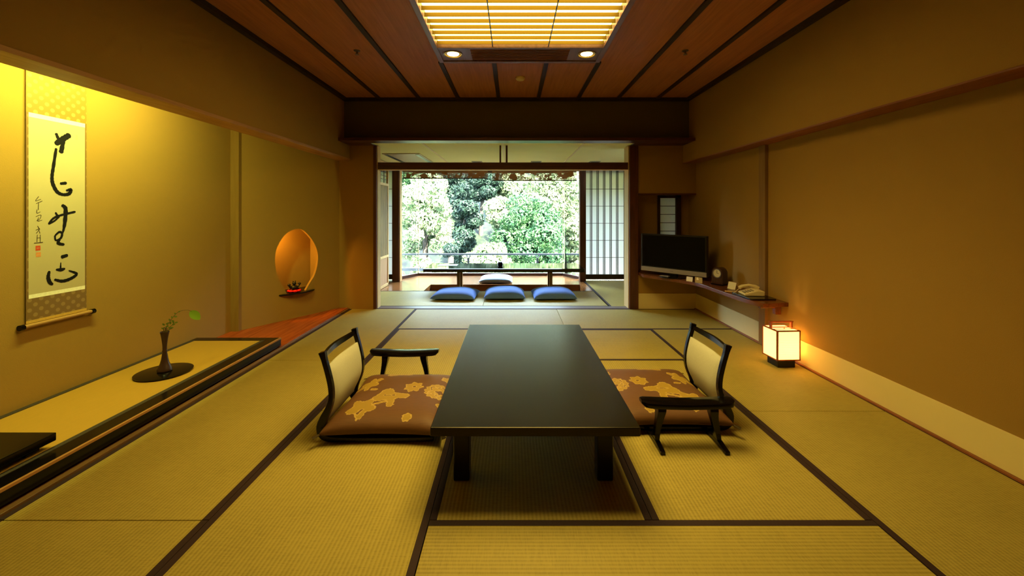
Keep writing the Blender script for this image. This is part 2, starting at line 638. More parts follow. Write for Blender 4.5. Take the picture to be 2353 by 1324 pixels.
mat(1.29, 2.45, 5.48, 7.5, 'y', 'sunroom tatami mat running up to the paper screen on the right', (True, False), 'tatami mats of the sunroom')

# ------------------------------------------------------------------ ceilings
ZC, ZB = 2.68, 2.645
LX0, LX1, LY0, LY1 = -0.665, 0.795, 1.85, 3.86       # ceiling light recess
b = MB()
for x0, x1, y0, y1 in ((-2.3, LX0, -1.6, 5.3), (LX1, 2.4, -1.6, 5.3), (LX0, LX1, LY1, 5.3), (LX0, LX1, -1.6, LY0)):
    b.box(x0, x1, y0, y1, ZC, ZC + 0.03)
b.box(-3.4, 3.0, -1.8, 8.1, 2.95, 3.05)
struct('ceiling', b, CEIL)
for i, x in enumerate((-1.66, -1.165, -0.68, -0.175, 0.32, 0.815, 1.31, 1.80)):
    b = MB()
    if LX0 - 0.02 < x < LX1 + 0.03:
        b.box(x - 0.021, x + 0.021, LY1 + 0.02, 5.15, ZC - 0.016, ZC)
        b.box(x - 0.021, x + 0.021, -1.5, LY0, ZC - 0.016, ZC)
    else:
        b.box(x - 0.021, x + 0.021, -1.5, 5.15, ZC - 0.016, ZC)
    struct('trim_%d' % (20 + i), b, BATTEN)
b = MB()
b.box(-2.11, -2.06, -1.5, 5.15, ZB, ZC)
b.box(2.16, 2.21, -1.5, 5.15, ZB, ZC)
b.box(-2.11, 2.21, 5.10, 5.15, ZB, ZC)
struct('trim_2', b, BATTEN)
# sunroom ceiling with pale joint battens
ZS = 2.130
b = MB()
b.box(-3.0, 2.9, 5.17, 8.6, ZS, ZS + 0.02)
struct('ceiling_sunroom', b, SUNCEIL)
b = MB()
for x in (-1.136, -0.13, 0.906):
    b.box(x - 0.012, x + 0.012, 5.18, 8.2, ZS - 0.008, ZS)
struct('trim_3', b, PALE_LINE)

# ------------------------------------------------------------------ right side
b = MB()
b.box(2.38, 2.62, -1.6, 5.9, -0.3, 1.893)
b.box(2.21, 2.62, -1.6, 5.34, 1.893, 2.95)
struct('wall_right', b, WALL)
struct('trim_4', MB().box(2.204, 2.38, -1.5, 5.34, 1.886, 1.897), TRIM_Y, bevel=0.002)
struct('baseboard_right', MB().box(2.374, 2.381, -1.5, 5.34, 0.0, 0.2), KOSHI)
struct('trim_5', MB().box(2.355, 2.38, -1.5, 5.34, -0.05, 0.012), TRIM_Y, bevel=0.002)
struct('trim_6', MB().box(2.350, 2.39, 3.83, 3.93, 0, 1.893), POST_MID, bevel=0.003)

# far wall, right of the opening: television recess with a slit window
b = MB()
b.box(1.62, 2.38, 5.34, 5.66, -0.3, 0.44)
b.box(1.62, 2.38, 5.34, 5.66, 1.49, 2.125)
b.box(1.62, 1.66, 5.47, 5.66, 0.44, 1.49)
b.box(1.64, 1.965, 5.56, 5.66, 0.44, 1.49)
b.box(2.25, 2.40, 5.56, 5.66, 0.44, 1.49)
b.box(1.965, 2.25, 5.56, 5.66, 0.44, 0.70)
struct('wall_far_right', b, WALL)
struct('trim_7', MB().box(1.635, 2.38, 5.332, 5.40, 1.478, 1.50), TRIM_X)
struct('baseboard_far', MB().box(1.635, 2.38, 5.333, 5.341, 0.0, 0.2), KOSHI)
b = MB()
b.box(1.955, 1.986, 5.53, 5.60, 0.66, 1.50)
b.box(2.204, 2.262, 5.53, 5.60, 0.66, 1.50)
b.box(1.955, 2.262, 5.53, 5.60, 1.447, 1.50)
b.box(1.955, 2.262, 5.53, 5.60, 0.66, 0.70)
win2 = struct('window_2', b, DARKWOOD, bevel=0.002)
MB().box(1.986, 2.204, 5.575, 5.578, 0.70, 1.447).build('paper_pane', SHOJI, win2)
for z in (0.775, 0.888, 1.0, 1.113, 1.225, 1.338):
    MB().box(1.986, 2.204, 5.562, 5.574, z - 0.004, z + 0.004).build('lattice_bar', DARKWOOD, win2)

# ------------------------------------------------------------------ left side: alcove
b = MB()
b.box(-2.28, -2.11, -1.6, 5.34, 1.94, 2.95)
struct('wall_left_upper', b, WALL)
struct('trim_8', MB().box(-2.285, -2.104, -1.5, 5.34, 1.925, 1.95), TRIM_PALE, bevel=0.002)
b = MB()
b.box(-3.15, -2.93, -1.6, 4.40, -0.3, 2.95)
struct('wall_left', b, WALL)
b = MB()
b.box(-3.2, -2.28, -1.6, 5.7, 2.47, 2.52)
struct('ceiling_alcove', b, CEIL)
struct('trim_9', MB().box(-2.99, -2.845, 4.27, 4.37, 0, 2.47), POST_WALL, bevel=0.003)
# bare red board behind the platform
b = MB()
b.prism([(-2.93, 3.80), (-2.135, 3.80), (-2.135, 5.34), (-2.24, 5.34), (-2.82, 4.36), (-2.93, 4.36)], 'z', -0.05, 0.018)
struct('floor_alcove', b, FLOOR_RED)
struct('trim_10', MB().box(-2.15, -2.112, -1.5, 5.33, -0.05, 0.012), wood('platform_sill_wood', (0.13, 0.065, 0.022, 1), (0.18, 0.09, 0.03, 1), 0.4, 'y'), bevel=0.002)

# slanted wall with an egg-shaped niche: local u along the wall, v up, depth behind
WA, WB_ = Vector((-2.82, 4.36, 0)), Vector((-2.245, 5.33, 0))
wd = (WB_ - WA).normalized()
wn = Vector((-wd.y, wd.x, 0))      # away from the room
WLEN = (WB_ - WA).length


def onw(u, v, dep=0.0):
    p = WA + wd * u + wn * dep
    return (p.x, p.y, v)


EGG = [(0.567, 1.06), (0.474, 1.038), (0.403, 0.986), (0.345, 0.903), (0.309, 0.817), (0.299, 0.727), (0.304, 0.644), (0.328, 0.533), (0.368, 0.448), (0.403, 0.388), (0.433, 0.318),
       (0.664, 0.318), (0.723, 0.406), (0.78, 0.488), (0.815, 0.599), (0.826, 0.707), (0.809, 0.8), (0.774, 0.877), (0.733, 0.94), (0.676, 1.004), (0.621, 1.048)]


def smooth_loop(pts, flat, n=4):
    out, k = [], len(pts)
    for i in range(k):
        p0, p1, p2, p3 = pts[i - 1], pts[i], pts[(i + 1) % k], pts[(i + 2) % k]
        if i == flat:
            out.append(p1)
            continue
        if i == flat - 1:
            p3 = p2
        if i == flat + 1:
            p0 = p1
        for j in range(n):
            t = j / n
            out.append(tuple(0.5 * ((2 * p1[a]) + (-p0[a] + p2[a]) * t + (2 * p0[a] - 5 * p1[a] + 4 * p2[a] - p3[a]) * t * t + (-p0[a] + 3 * p1[a] - 3 * p2[a] + p3[a]) * t ** 3) for a in (0, 1)))
    return out


egg = smooth_loop(EGG, 10)
b = MB()
ec = (0.56, 0.69)
u0, u1, v0, v1 = -0.06, WLEN + 0.02, -0.05, 2.47


def to_rect(p):
    du, dv = p[0] - ec[0], p[1] - ec[1]
    s_ = min(((u1 if du > 0 else u0) - ec[0]) / du if abs(du) > 1e-9 else 1e9, ((v1 if dv > 0 else v0) - ec[1]) / dv if abs(dv) > 1e-9 else 1e9)
    return (ec[0] + du * s_, ec[1] + dv * s_)


loop = []
corners = [(u0, v0), (u0, v1), (u1, v0), (u1, v1)]
ang = lambda p: math.atan2(p[1] - ec[1], p[0] - ec[0])
loop = [(ang(p), p, to_rect(p)) for p in egg]
for c_ in corners:
    a_ = ang(c_)
    L_ = sorted(loop, key=lambda q: q[0])
    lo = max([q for q in L_ if q[0] <= a_], key=lambda q: q[0], default=L_[-1])
    hi = min([q for q in L_ if q[0] > a_], key=lambda q: q[0], default=L_[0])
    loop.append((a_, ((lo[1][0] + hi[1][0]) / 2, (lo[1][1] + hi[1][1]) / 2), c_))
loop.sort(key=lambda q: q[0])
n = len(loop)
vs_ = [onw(*q[1]) for q in loop] + [onw(*q[2]) for q in loop] + [onw(q[1][0], q[1][1], 0.035) for q in loop]
fs = []
for i in range(n):
    j = (i + 1) % n
    fs.append((i, j, n + j, n + i))
    fs.append((i, j, 2 * n + j, 2 * n + i))
b.add(vs_, fs)
# the box behind the egg, open to the front
bu0, bu1, bv0, bv1, bd = 0.10, 0.90, 0.318, 1.18, 0.27
q = [onw(bu0, bv0, 0.035), onw(bu1, bv0, 0.035), onw(bu1, bv1, 0.035), onw(bu0, bv1, 0.035), onw(bu0, bv0, bd), onw(bu1, bv0, bd), onw(bu1, bv1, bd), onw(bu0, bv1, bd)]
b.add(q, [(4, 5, 6, 7), (0, 1, 5, 4), (1, 2, 6, 5), (2, 3, 7, 6), (3, 0, 4, 7)])
# back side of the slab around the box
b.add([onw(u0, v0, 0.3), onw(u1, v0, 0.3), onw(u1, v1, 0.3), onw(u0, v1, 0.3)], [(0, 1, 2, 3)])
struct('wall_slanted', b, WALL)
area_lamp('niche_lamp', onw(0.27, 1.10, 0.12), onw(0.50, 0.6, 0.22), 0.04, 0.10, 9, (1.0, 0.48, 0.05))

# far wall, left of the opening, up to the dark post
struct('wall_far_left', MB().box(-2.26, -1.79, 5.33, 5.50, -0.3, 2.125), WALL)
# far upper wall with projecting rail
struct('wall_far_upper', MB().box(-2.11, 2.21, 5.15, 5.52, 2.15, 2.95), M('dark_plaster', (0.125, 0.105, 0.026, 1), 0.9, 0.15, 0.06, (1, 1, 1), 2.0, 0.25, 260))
b = MB()
b.box(-2.12, 2.26, 4.97, 5.17, 2.122, 2.158)
b.box(-2.12, -1.775, 5.17, 5.345, 2.120, 2.13)
b.box(1.53, 2.26, 5.17, 5.345, 2.120, 2.13)
struct('trim_11', b, TRIM_X, bevel=0.003)
# posts and head beam of the opening; pale strips paint their lit inner faces
struct('trim_12', MB().box(-1.805, -1.765, 5.325, 5.49, 0, 2.12), POST_Z, bevel=0.003)
struct('trim_13', MB().box(1.515, 1.628, 5.325, 5.49, 0, 2.12), POST_Z, bevel=0.003)
struct('trim_14', MB().box(-1.770, -1.757, 5.352, 5.47, 0, 2.12), PALE_AND_LIT)
struct('trim_15', MB().box(1.505, 1.518, 5.352, 5.55, 0, 2.12), PALE_AND_LIT)
b = MB()
b.box(-1.765, 1.515, 5.36, 5.44, 1.815, 1.905)
b.box(-1.765, 1.515, 5.352, 5.448, 1.806, 1.815, 1)
struct('trim_16', b, [TRIM_X, PALE_AND_LIT])
b = MB()
b.box(-0.172, -0.150, 5.38, 5.42, 1.905, ZS)
b.box(-0.090, -0.066, 5.38, 5.42, 1.905, ZS)
struct('trim_17', b, POST_Z)

# room behind the camera
struct('wall_back', MB().box(-3.2, 2.7, -1.8, -1.6, -0.3, 2.95), WALL)

# ------------------------------------------------------------------ sunroom walls, window bay
b = MB()
b.box(-2.70, -2.62, 5.48, 8.0, -0.3, 2.135)
b.box(-2.95, -2.13, 5.50, 5.56, -0.3, 2.135)
struct('wall_sunroom_left', b, WALL)
b = MB()
b.box(2.46, 2.62, 5.9, 7.9, -0.3, 2.135)
b.box(2.085, 2.50, 7.60, 7.70, -0.3, 1.99)
struct('wall_sunroom_right', b, WALL)
# dark posts either side of the bay, head over it
struct('trim_18', MB().box(-2.17, -2.045, 7.40, 7.53, 0, 2.135), POST_Z, bevel=0.003)
struct('trim_19', MB().box(1.215, 1.325, 7.42, 7.55, 0, 2.135), POST_Z, bevel=0.003)
struct('trim_30', MB().box(-2.045, -2.03, 7.42, 7.55, 0, 2.135), PALE_AND_LIT)
b = MB()
b.box(-2.9, -2.15, 7.60, 7.66, 1.98, 2.135)
b.box(1.30, 2.6, 7.60, 7.66, 1.98, 2.135)
struct('trim_31', b, TRIM_X)
# the bay: low sill, glass and head
bay = [(-2.09, 7.72), (-1.87, 8.14), (0.99, 8.14), (1.23, 7.72)]
b = MB()
for (ax, ay), (bx, by) in zip(bay[:-1], bay[1:]):
    d = Vector((bx - ax, by - ay, 0)).normalized()
    nn = Vector((-d.y, d.x, 0))
    o1 = nn * 0.07
    b.prism([(ax, ay), (bx, by), (bx + o1.x, by + o1.y), (ax + o1.x, ay + o1.y)], 'z', -0.3, 0.045)
    b.prism([(ax, ay), (bx, by), (bx + o1.x, by + o1.y), (ax + o1.x, ay + o1.y)], 'z', 2.03, 2.135)
win1 = struct('window_1', b, TRIM_X)
for (ax, ay), (bx, by) in zip(bay[:-1], bay[1:]):
    d = Vector((bx - ax, by - ay, 0)).normalized()
    nn = Vector((-d.y, d.x, 0))
    o1, o2 = nn * 0.030, nn * 0.036
    MB().prism([(ax + o1.x, ay + o1.y), (bx + o1.x, by + o1.y), (bx + o2.x, by + o2.y), (ax + o2.x, ay + o2.y)], 'z', 0.045, 2.03).build('glass_pane', GLASS, win1)
for x in (-1.868, 0.992):
    MB().box(x - 0.003, x + 0.003, 8.155, 8.185, 0.045, 2.03).build('glass_joint', PALE_LINE, win1)

# left sunroom door: slatted panel with a small lattice light on top and a plain board below
b = MB()
Yd0, Yd1 = 6.45, 7.07
b.box(-2.165, -2.13, Yd0, Yd0 + 0.04, 0.005, 2.10)
b.box(-2.165, -2.13, Yd1 - 0.03, Yd1, 0.005, 2.10)
b.box(-2.17, -2.128, Yd0, Yd1, 0.49, 0.53)
b.box(-2.165, -2.13, Yd0, Yd1, 0.005, 0.05)
b.box(-2.17, -2.128, Yd0, Yd1, 1.70, 1.74)
b.box(-2.165, -2.13, Yd0, Yd1, 2.06, 2.10)
door = struct('door_1', b, PALE_AND_LIT, bevel=0.002)
MB().box(-2.152, -2.144, Yd0 + 0.04, Yd1 - 0.03, 0.05, 0.49).build('lower_board', wood('plain_board', lin(160, 120, 80), lin(176, 136, 94), 0.5, 'z'), door)
b = MB()
yy = Yd0 + 0.045
while yy < Yd1 - 0.04:
    b.box(-2.156, -2.138, yy, yy + 0.012, 0.53, 1.70)
    yy += 0.018
b.build('reed_panel', wood('reeds', lin(110, 88, 48), lin(168, 138, 82), 0.6, 'z'), door)
b = MB()
for z in (1.80, 1.86, 1.92, 1.98):
    b.box(-2.152, -2.142, Yd0 + 0.04, Yd1 - 0.03, z, z + 0.008)
for k in range(1, 3):
    y = Yd0 + 0.04 + k * 0.185
    b.box(-2.152, -2.142, y, y + 0.008, 1.74, 2.06)
b.build('lattice_light', DARKWOOD, door)
b = MB().box(-2.62, -2.14, 5.56, 6.45, -0.3, 2.135)
struct('wall_sunroom_jamb', b, WALL)

# shoji screens
def shoji(name, label, x0, x1, y, z0, z1, cols, triple, rows, parent_frame=0.055):
    t = thing(name, label, 'screen', ((x0 + x1) / 2, y, 0.0), 0, 'paper screens of the sunroom')
    f = MB()
    f.box(x0, x0 + parent_frame, y, y + 0.03, 0.02, z1)
    f.box(x1 - parent_frame, x1, y, y + 0.03, 0.02, z1)
    f.box(x0, x1, y, y + 0.03, 0.02, z0)
    f.box(x0, x1, y, y + 0.03, z1 - 0.04, z1)
    f.build('frame', DARKWOOD, t, bevel=0.002)
    MB().box(x0 + parent_frame, x1 - parent_frame, y + 0.018, y + 0.020, z0, z1 - 0.04).build('paper', SHOJI, t)
    px0, px1 = x0 + parent_frame, x1 - parent_frame
    for k in range(1, cols + 1):
        xc = px0 + (px1 - px0) * k / (cols + 1) - 0.0
        for j in ((-1, 0, 1) if triple else (0,)):
            MB().box(xc + j * 0.017 - 0.0045, xc + j * 0.017 + 0.0045, y + 0.004, y + 0.017, z0, z1 - 0.04).build('lattice_bar', DARKWOOD, t)
    for z in rows:
        MB().box(px0, px1, y + 0.002, y + 0.008, z - 0.004, z + 0.004).build('cross_bar', DARKWOOD, t)
    return t


rows = [0.42, 0.735, 1.05, 1.365, 1.68]
shoji('shoji_screen', 'tall white paper screen with dark triple bars right of the big window', 1.27, 2.10, 7.56, 0.11, 2.06, 5, True, rows)
shoji('shoji_screen', 'narrow strip of white paper screen left of the big window, beside the slatted door', -2.62, -2.12, 7.56, 0.11, 2.06, 1, False, rows)

# bamboo blinds rolled down a little way
SUDARE = None
m, nt, N, L, P = base_mat('bamboo_blind')
out = N['Material Output']
P.inputs['Roughness'].default_value = 0.7
P.inputs['Base Color'].default_value = lin(150, 104, 60)
tr = N.new('ShaderNodeBsdfTransparent')
tc = N.new('ShaderNodeTexCoord')
wv = N.new('ShaderNodeTexWave')
wv.bands_direction = 'Z'
wv.inputs['Scale'].default_value = 26
L.new(tc.outputs['Object'], wv.inputs['Vector'])
nz = N.new('ShaderNodeTexNoise')
nz.inputs['Scale'].default_value = 9
nz.inputs['Detail'].default_value = 6
L.new(tc.outputs['Object'], nz.inputs['Vector'])
ml = N.new('ShaderNodeMath')
ml.operation = 'MULTIPLY'
L.new(wv.outputs['Fac'], ml.inputs[0])
L.new(nz.outputs['Fac'], ml.inputs[1])
gt = N.new('ShaderNodeMath')
gt.operation = 'GREATER_THAN'
gt.inputs[1].default_value = 0.44
L.new(ml.outputs[0], gt.inputs[0])
mx = N.new('ShaderNodeMixShader')
L.new(gt.outputs[0], mx.inputs[0])
L.new(P.outputs[0], mx.inputs[1])
L.new(tr.outputs[0], mx.inputs[2])
L.new(mx.outputs[0], out.inputs['Surface'])
SUDARE = m
for x0, x1, zb, lab in ((-2.06, -0.465, 1.895, 'left woven bamboo blind hanging at the top of the big window'),
                        (-0.385, 1.20, 1.855, 'right woven bamboo blind at the top of the big window, hanging slightly lower')):
    t = thing('bamboo_blind', lab, 'blind', ((x0 + x1) / 2, 7.98, 2.03), 0, 'bamboo blinds')
    y_ = 7.70 if x0 < -1 else 7.70
    MB().box(x0, x1, y_, y_ + 0.006, zb, 2.13).build('woven_panel', SUDARE, t)
    MB().box(x0, x1, y_ - 0.006, y_ + 0.012, zb - 0.016, zb).build('bottom_rail', DARKWOOD, t, bevel=0.002)

# air conditioner and vents in the sunroom ceiling
t = thing('ac_cassette', 'pale ceiling air conditioner cassette with long slots above the slatted door', 'air conditioner', (-1.66, 6.65, ZS))
b = MB().box(-1.94, -1.38, 6.10, 7.25, ZS - 0.012, ZS - 0.001)
b.build('panel', M('ac_panel', lin(176, 158, 112), 0.5, 0.3, 0.04), t, bevel=0.003)
for x in (-1.92, -1.46):
    MB().box(x, x + 0.055, 6.16, 7.19, ZS - 0.016, ZS - 0.011).build('slot', BLACKP, t)
vent_l = ('small square ceiling vent left of the hanging bars', 'small square ceiling vent right of the hanging bars', 'small square ceiling vent near the right paper screen')
for x, lb in zip((-0.615, 0.405, 1.42), vent_l):
    t = thing('ceiling_vent', lb, 'vent', (x, 7.15, ZS), 0, 'square vents in the sunroom ceiling')
    MB().box(x - 0.09, x + 0.09, 7.05, 7.25, ZS - 0.010, ZS).build('frame', SILVER, t, bevel=0.002)
    MB().box(x - 0.065, x + 0.065, 7.075, 7.225, ZS - 0.013, ZS - 0.009).build('grille', BLACKP, t)

# ------------------------------------------------------------------ ceiling light with louvre, downlights, grille
m, nt, N, L, P = base_mat('lamp_diffuser')
P.inputs['Base Color'].default_value = (0.8, 0.7, 0.4, 1)
P.inputs['Emission Color'].default_value = (1.0, 0.71, 0.20, 1)
P.inputs['Emission Strength'].default_value = 6.0
DIFF = m
VENEER = paper('veneer_slat', (0.25, 0.165, 0.022, 1), 0.35)
t = thing('ceiling_light', 'large recessed ceiling light with glowing wooden slats, air grille and frame', 'ceiling light', ((LX0 + LX1) / 2, (LY0 + LY1) / 2, ZC))
FR = wood('light_frame_wood', lin(112, 82, 70), lin(134, 100, 86), 0.4, 'y')
f = MB()
zb, zt = ZC - 0.022, ZC + 0.10
f.box(LX0 - 0.02, LX0 + 0.022, LY0, LY1, zb, zt)
f.box(LX1 - 0.022, LX1 + 0.02, LY0, LY1, zb, zt)
f.box(LX0 + 0.022, LX1 - 0.022, LY1 - 0.035, LY1 + 0.01, zb, zt)
f.box(LX0 + 0.022, LX1 - 0.022, LY0 - 0.01, LY0 + 0.03, zb, zt)
f.box(LX0 + 0.022, LX1 - 0.022, 3.505, 3.535, zb, ZC + 0.024)
f.build('frame', FR, t, bevel=0.002)
MB().box(LX0 + 0.022, LX1 - 0.022, LY0 + 0.03, 3.66, ZC + 0.052, ZC + 0.06).build('diffuser', DIFF, t)
y = 3.465
while y > LY0 + 0.07:
    MB().box(LX0 + 0.025, LX1 - 0.025, y, y + 0.006, ZC - 0.006, ZC + 0.022).build('slat', VENEER, t)
    y -= 0.0985
for x in (-0.17, 0.305):
    MB().box(x - 0.004, x + 0.004, LY0 + 0.03, 3.505, ZC - 0.012, ZC - 0.006).build('cord', DARKWOOD, t)
for x0, x1 in ((LX0 + 0.022, -0.37), (0.50, LX1 - 0.022)):
    MB().box(x0, x1, 3.535, LY1 - 0.035, ZC - 0.012, ZC + 0.008).build('lamp_plate', FR, t)
g_ = MB()
for k in range(9):
    yk = 3.555 + k * 0.030
    g_.box(-0.37, 0.50, yk, yk + 0.014, ZC - 0.012, ZC + 0.004)
g_.box(-0.37, 0.50, 3.535, LY1 - 0.035, ZC + 0.02, ZC + 0.03)
g_.build('air_grille', wood('grille_wood', lin(116, 74, 62), lin(136, 90, 76), 0.6, 'x', 0.1), t)
m, nt, N, L, P = base_mat('downlight_bulb')
P.inputs['Emission Color'].default_value = (1.0, 0.80, 0.30, 1)
P.inputs['Emission Strength'].default_value = 14
BULB = m
RIM = M('downlight_reflector', lin(236, 200, 110), 0.25, 0.5, 0.05, metallic=0.6)
for x, lb in ((-0.53, 'left glowing round downlight at the end of the ceiling light'), (0.66, 'right glowing round downlight at the end of the ceiling light')):
    d = thing('downlight', lb, 'downlight', (x, 3.665, ZC - 0.012), 0, 'round downlights beside the air grille')
    prof = [(0.082, -0.002), (0.082, -0.008), (0.070, -0.008), (0.060, 0.008), (0.056, 0.010)]
    q = MB()
    n_ = 32
    vs_ = [(r_ * math.cos(2 * math.pi * k / n_), r_ * math.sin(2 * math.pi * k / n_), z_) for r_, z_ in prof for k in range(n_)]
    fs = [(i * n_ + k, i * n_ + (k + 1) % n_, (i + 1) * n_ + (k + 1) % n_, (i + 1) * n_ + k) for i in range(len(prof) - 1) for k in range(n_)]
    q.add(vs_, fs).build('reflector', RIM, d, smooth=True, local=True)
    MB().lathe([(0.058, 0.006), (0.050, -0.004), (0.025, -0.010), (0.004, -0.012)], n=24).build('bulb', BULB, d, smooth=True, local=True)
t = tag(MB().lathe([(0.05, ZC), (0.05, ZC - 0.012), (0.038, ZC - 0.03), (0.014, ZC - 0.038)], (0.08, 4.34, 0)).build('smoke_detector', CREAM, smooth=True),
        'small round smoke detector on the wooden ceiling beyond the ceiling light', 'smoke detector')
for x, lb in ((-1.37, 'tiny metal sprinkler head on the left ceiling boards'), (1.52, 'tiny metal sprinkler head on the right ceiling boards')):
    s_ = MB().lathe([(0.028, ZC), (0.026, ZC - 0.006), (0.010, ZC - 0.008), (0.008, ZC - 0.03), (0.018, ZC - 0.032), (0.016, ZC - 0.036)], (x, 3.62, 0), 20)
    tag(s_.build('sprinkler', STEEL, smooth=True), lb, 'sprinkler', 'ceiling sprinklers')

# ------------------------------------------------------------------ alcove platform, scroll, vase, stand
t = thing('alcove_platform', 'low black-framed alcove platform covered with yellow rush matting', 'platform', (-2.54, 1.6, 0.0))
PZ = 0.092
b = MB()
b.box(-2.25, -2.15, -1.2, 3.82, 0.018, PZ)
b.box(-2.95, -2.25, 3.735, 3.82, 0.018, PZ)
b.build('frame', LACQ, t, bevel=0.004)
MB().prism([(-2.148, PZ - 0.012), (-2.148, PZ + 0.0008), (-2.162, PZ + 0.0008)], 'y', -1.2, 3.82).build('edge_highlight', wood('edge_highlight_colour', (0.34, 0.16, 0.05, 1), (0.42, 0.2, 0.07, 1), 0.3, 'y'), t)  # orange strip painting the highlight along the frame's front top edge
MB().box(-2.93, -2.25, -1.2, 3.735, 0.018, PZ - 0.003).build('rush_mat', GOZA, t)
b = MB()
b.box(-2.284, -2.252, -1.2, 3.735, PZ - 0.004, PZ + 0.001)
b.box(-2.925, -2.89, -1.2, 3.735, PZ - 0.004, PZ + 0.001)
b.build('mat_border', GOZA_B, t)

t = thing('lacquer_stand', 'low black lacquer stand on the alcove platform, cut by the left photo edge', 'stand', (-2.56, 1.6, PZ))
MB().box(-2.86, -2.273, 1.15, 2.05, 0.122, 0.162).build('top_board', LACQ, t, bevel=0.004)
for y_ in (1.22, 1.98):
    MB().box(-2.82, -2.31, y_ - 0.03, y_ + 0.03, PZ, 0.122).build('foot', LACQ, t, bevel=0.003)

# hanging scroll; all points in the plane X = -2.915
SX = -2.922
t = thing('hanging_scroll', 'hanging scroll with brush calligraphy and dotted gold brocade on the alcove wall', 'scroll', (SX, 2.64, 0.57))


def sheet(y0, y1, z0, z1, dx=0.0, th=0.003):
    return MB().box(SX + dx, SX + dx + th, y0, y1, z0, z1)


sheet(2.467, 2.817, 1.862, 2.36).build('upper_brocade', SILK, t)
sheet(2.467, 2.817, 0.60, 0.734).build('lower_brocade', SILK2, t)
sheet(2.467, 2.480, 0.734, 1.862).build('side_strip', SILK2, t)
sheet(2.807, 2.817, 0.734, 1.862).build('side_strip', SILK2, t)
sheet(2.467, 2.817, 0.585, 0.602, 0.001).build('gold_strip', GOLD_SILK, t)
MB().tube([(SX + 0.012, 2.435, 0.572), (SX + 0.012, 2.855, 0.572)], 0.012, 14).build('roller', wood('roller_wood', lin(150, 110, 60), lin(170, 130, 76), 0.5, 'y'), t, smooth=True)
for y0 in (2.425, 2.838):
    MB().tube([(SX + 0.012, y0, 0.572), (SX + 0.012, y0 + 0.022, 0.572), (SX + 0.012, y0 + 0.026, 0.572)], [0.017, 0.017, 0.012], 16).build('roller_knob', LACQ, t, smooth=True)
MB().tube([(SX + 0.012, 2.46, 2.365), (SX + 0.012, 2.824, 2.365)], 0.008, 12).build('top_rod', DARKWOOD, t, smooth=True)
# paper with ink strokes on it
STROKES = [[(2.631, 1.757, .0084), (2.646, 1.719, .0098)], [(2.701, 1.76, .0171), (2.667, 1.731, .0183), (2.634, 1.7, .0167)], [(2.672, 1.718, .0113), (2.659, 1.651, .0141)],
           [(2.629, 1.661, .0083), (2.614, 1.55, .0097), (2.606, 1.486, .0097), (2.61, 1.44, .011), (2.634, 1.39, .0111), (2.669, 1.372, .0099), (2.706, 1.38, .0115), (2.717, 1.407, .0101), (2.693, 1.4, .0071)],
           [(2.659, 1.443, .0084), (2.685, 1.448, .0099)], [(2.627, 1.253, .0056), (2.641, 1.226, .0084)], [(2.589, 1.189, .0055), (2.614, 1.219, .0069), (2.655, 1.238, .007), (2.741, 1.26, .0073)],
           [(2.589, 1.186, .0068), (2.619, 1.202, .0055), (2.646, 1.229, .0056)], [(2.669, 1.3, .0099), (2.685, 1.277, .0128), (2.68, 1.189, .0113), (2.669, 1.127, .0056)],
           [(2.627, 1.113, .0056), (2.649, 1.131, .007), (2.664, 1.119, .007), (2.655, 1.089, .007), (2.627, 1.079, .0056), (2.622, 1.107, .0055)],
           [(2.649, 1.081, .007), (2.641, 1.059, .0098), (2.672, 1.048, .0085)], [(2.667, .969, .0113), (2.692, .975, .01)], [(2.656, .931, .0028), (2.655, .892, .0056)],
           [(2.631, .891, .0056), (2.656, .886, .0112), (2.677, .889, .0071)], [(2.589, .882, .0082), (2.584, .848, .0109), (2.593, .816, .011), (2.606, .802, .0083)],
           [(2.624, .827, .0069), (2.669, .811, .0099), (2.722, .822, .0101), (2.752, .846, .0087), (2.706, .873, .0043)]]
SIGN = [[(2.532, 1.354, .002), (2.516, 1.327, .0016), (2.544, 1.338, .0016)], [(2.52, 1.311, .0016), (2.551, 1.327, .0019)], [(2.532, 1.316, .0016), (2.53, 1.273, .002)],
        [(2.523, 1.273, .0016), (2.523, 1.252, .0019), (2.541, 1.26, .0013)], [(2.518, 1.231, .0016), (2.544, 1.241, .0016), (2.539, 1.217, .0016), (2.523, 1.207, .0019)],
        [(2.532, 1.225, .0016), (2.527, 1.204, .0019), (2.551, 1.209, .0013)], [(2.527, 1.172, .0019), (2.537, 1.153, .0027)], [(2.518, 1.148, .0016), (2.537, 1.155, .0019), (2.52, 1.129, .0016)],
        [(2.532, 1.153, .0013), (2.539, 1.128, .0019)], [(2.525, 1.118, .0016), (2.523, 1.076, .0019)], [(2.541, 1.117, .0016), (2.541, 1.074, .0019)], [(2.523, 1.1, .0013), (2.541, 1.101, .0013)],
        [(2.509, 1.069, .0021), (2.553, 1.071, .0022)]]


def crom(pts, n):
    out = []
    k = len(pts)
    for i in range(k - 1):
        p0, p1, p2, p3 = pts[max(i - 1, 0)], pts[i], pts[i + 1], pts[min(i + 2, k - 1)]
        for j in range(n):
            s = j / n
            out.append(tuple(0.5 * (2 * p1[a] + (p2[a] - p0[a]) * s + (2 * p0[a] - 5 * p1[a] + 4 * p2[a] - p3[a]) * s * s + (3 * p1[a] - p0[a] - 3 * p2[a] + p3[a]) * s ** 3) for a in range(len(p1))))
    out.append(tuple(pts[-1]))
    return out


pb = sheet(2.480, 2.807, 0.734, 1.862)
sx = SX + 0.0036


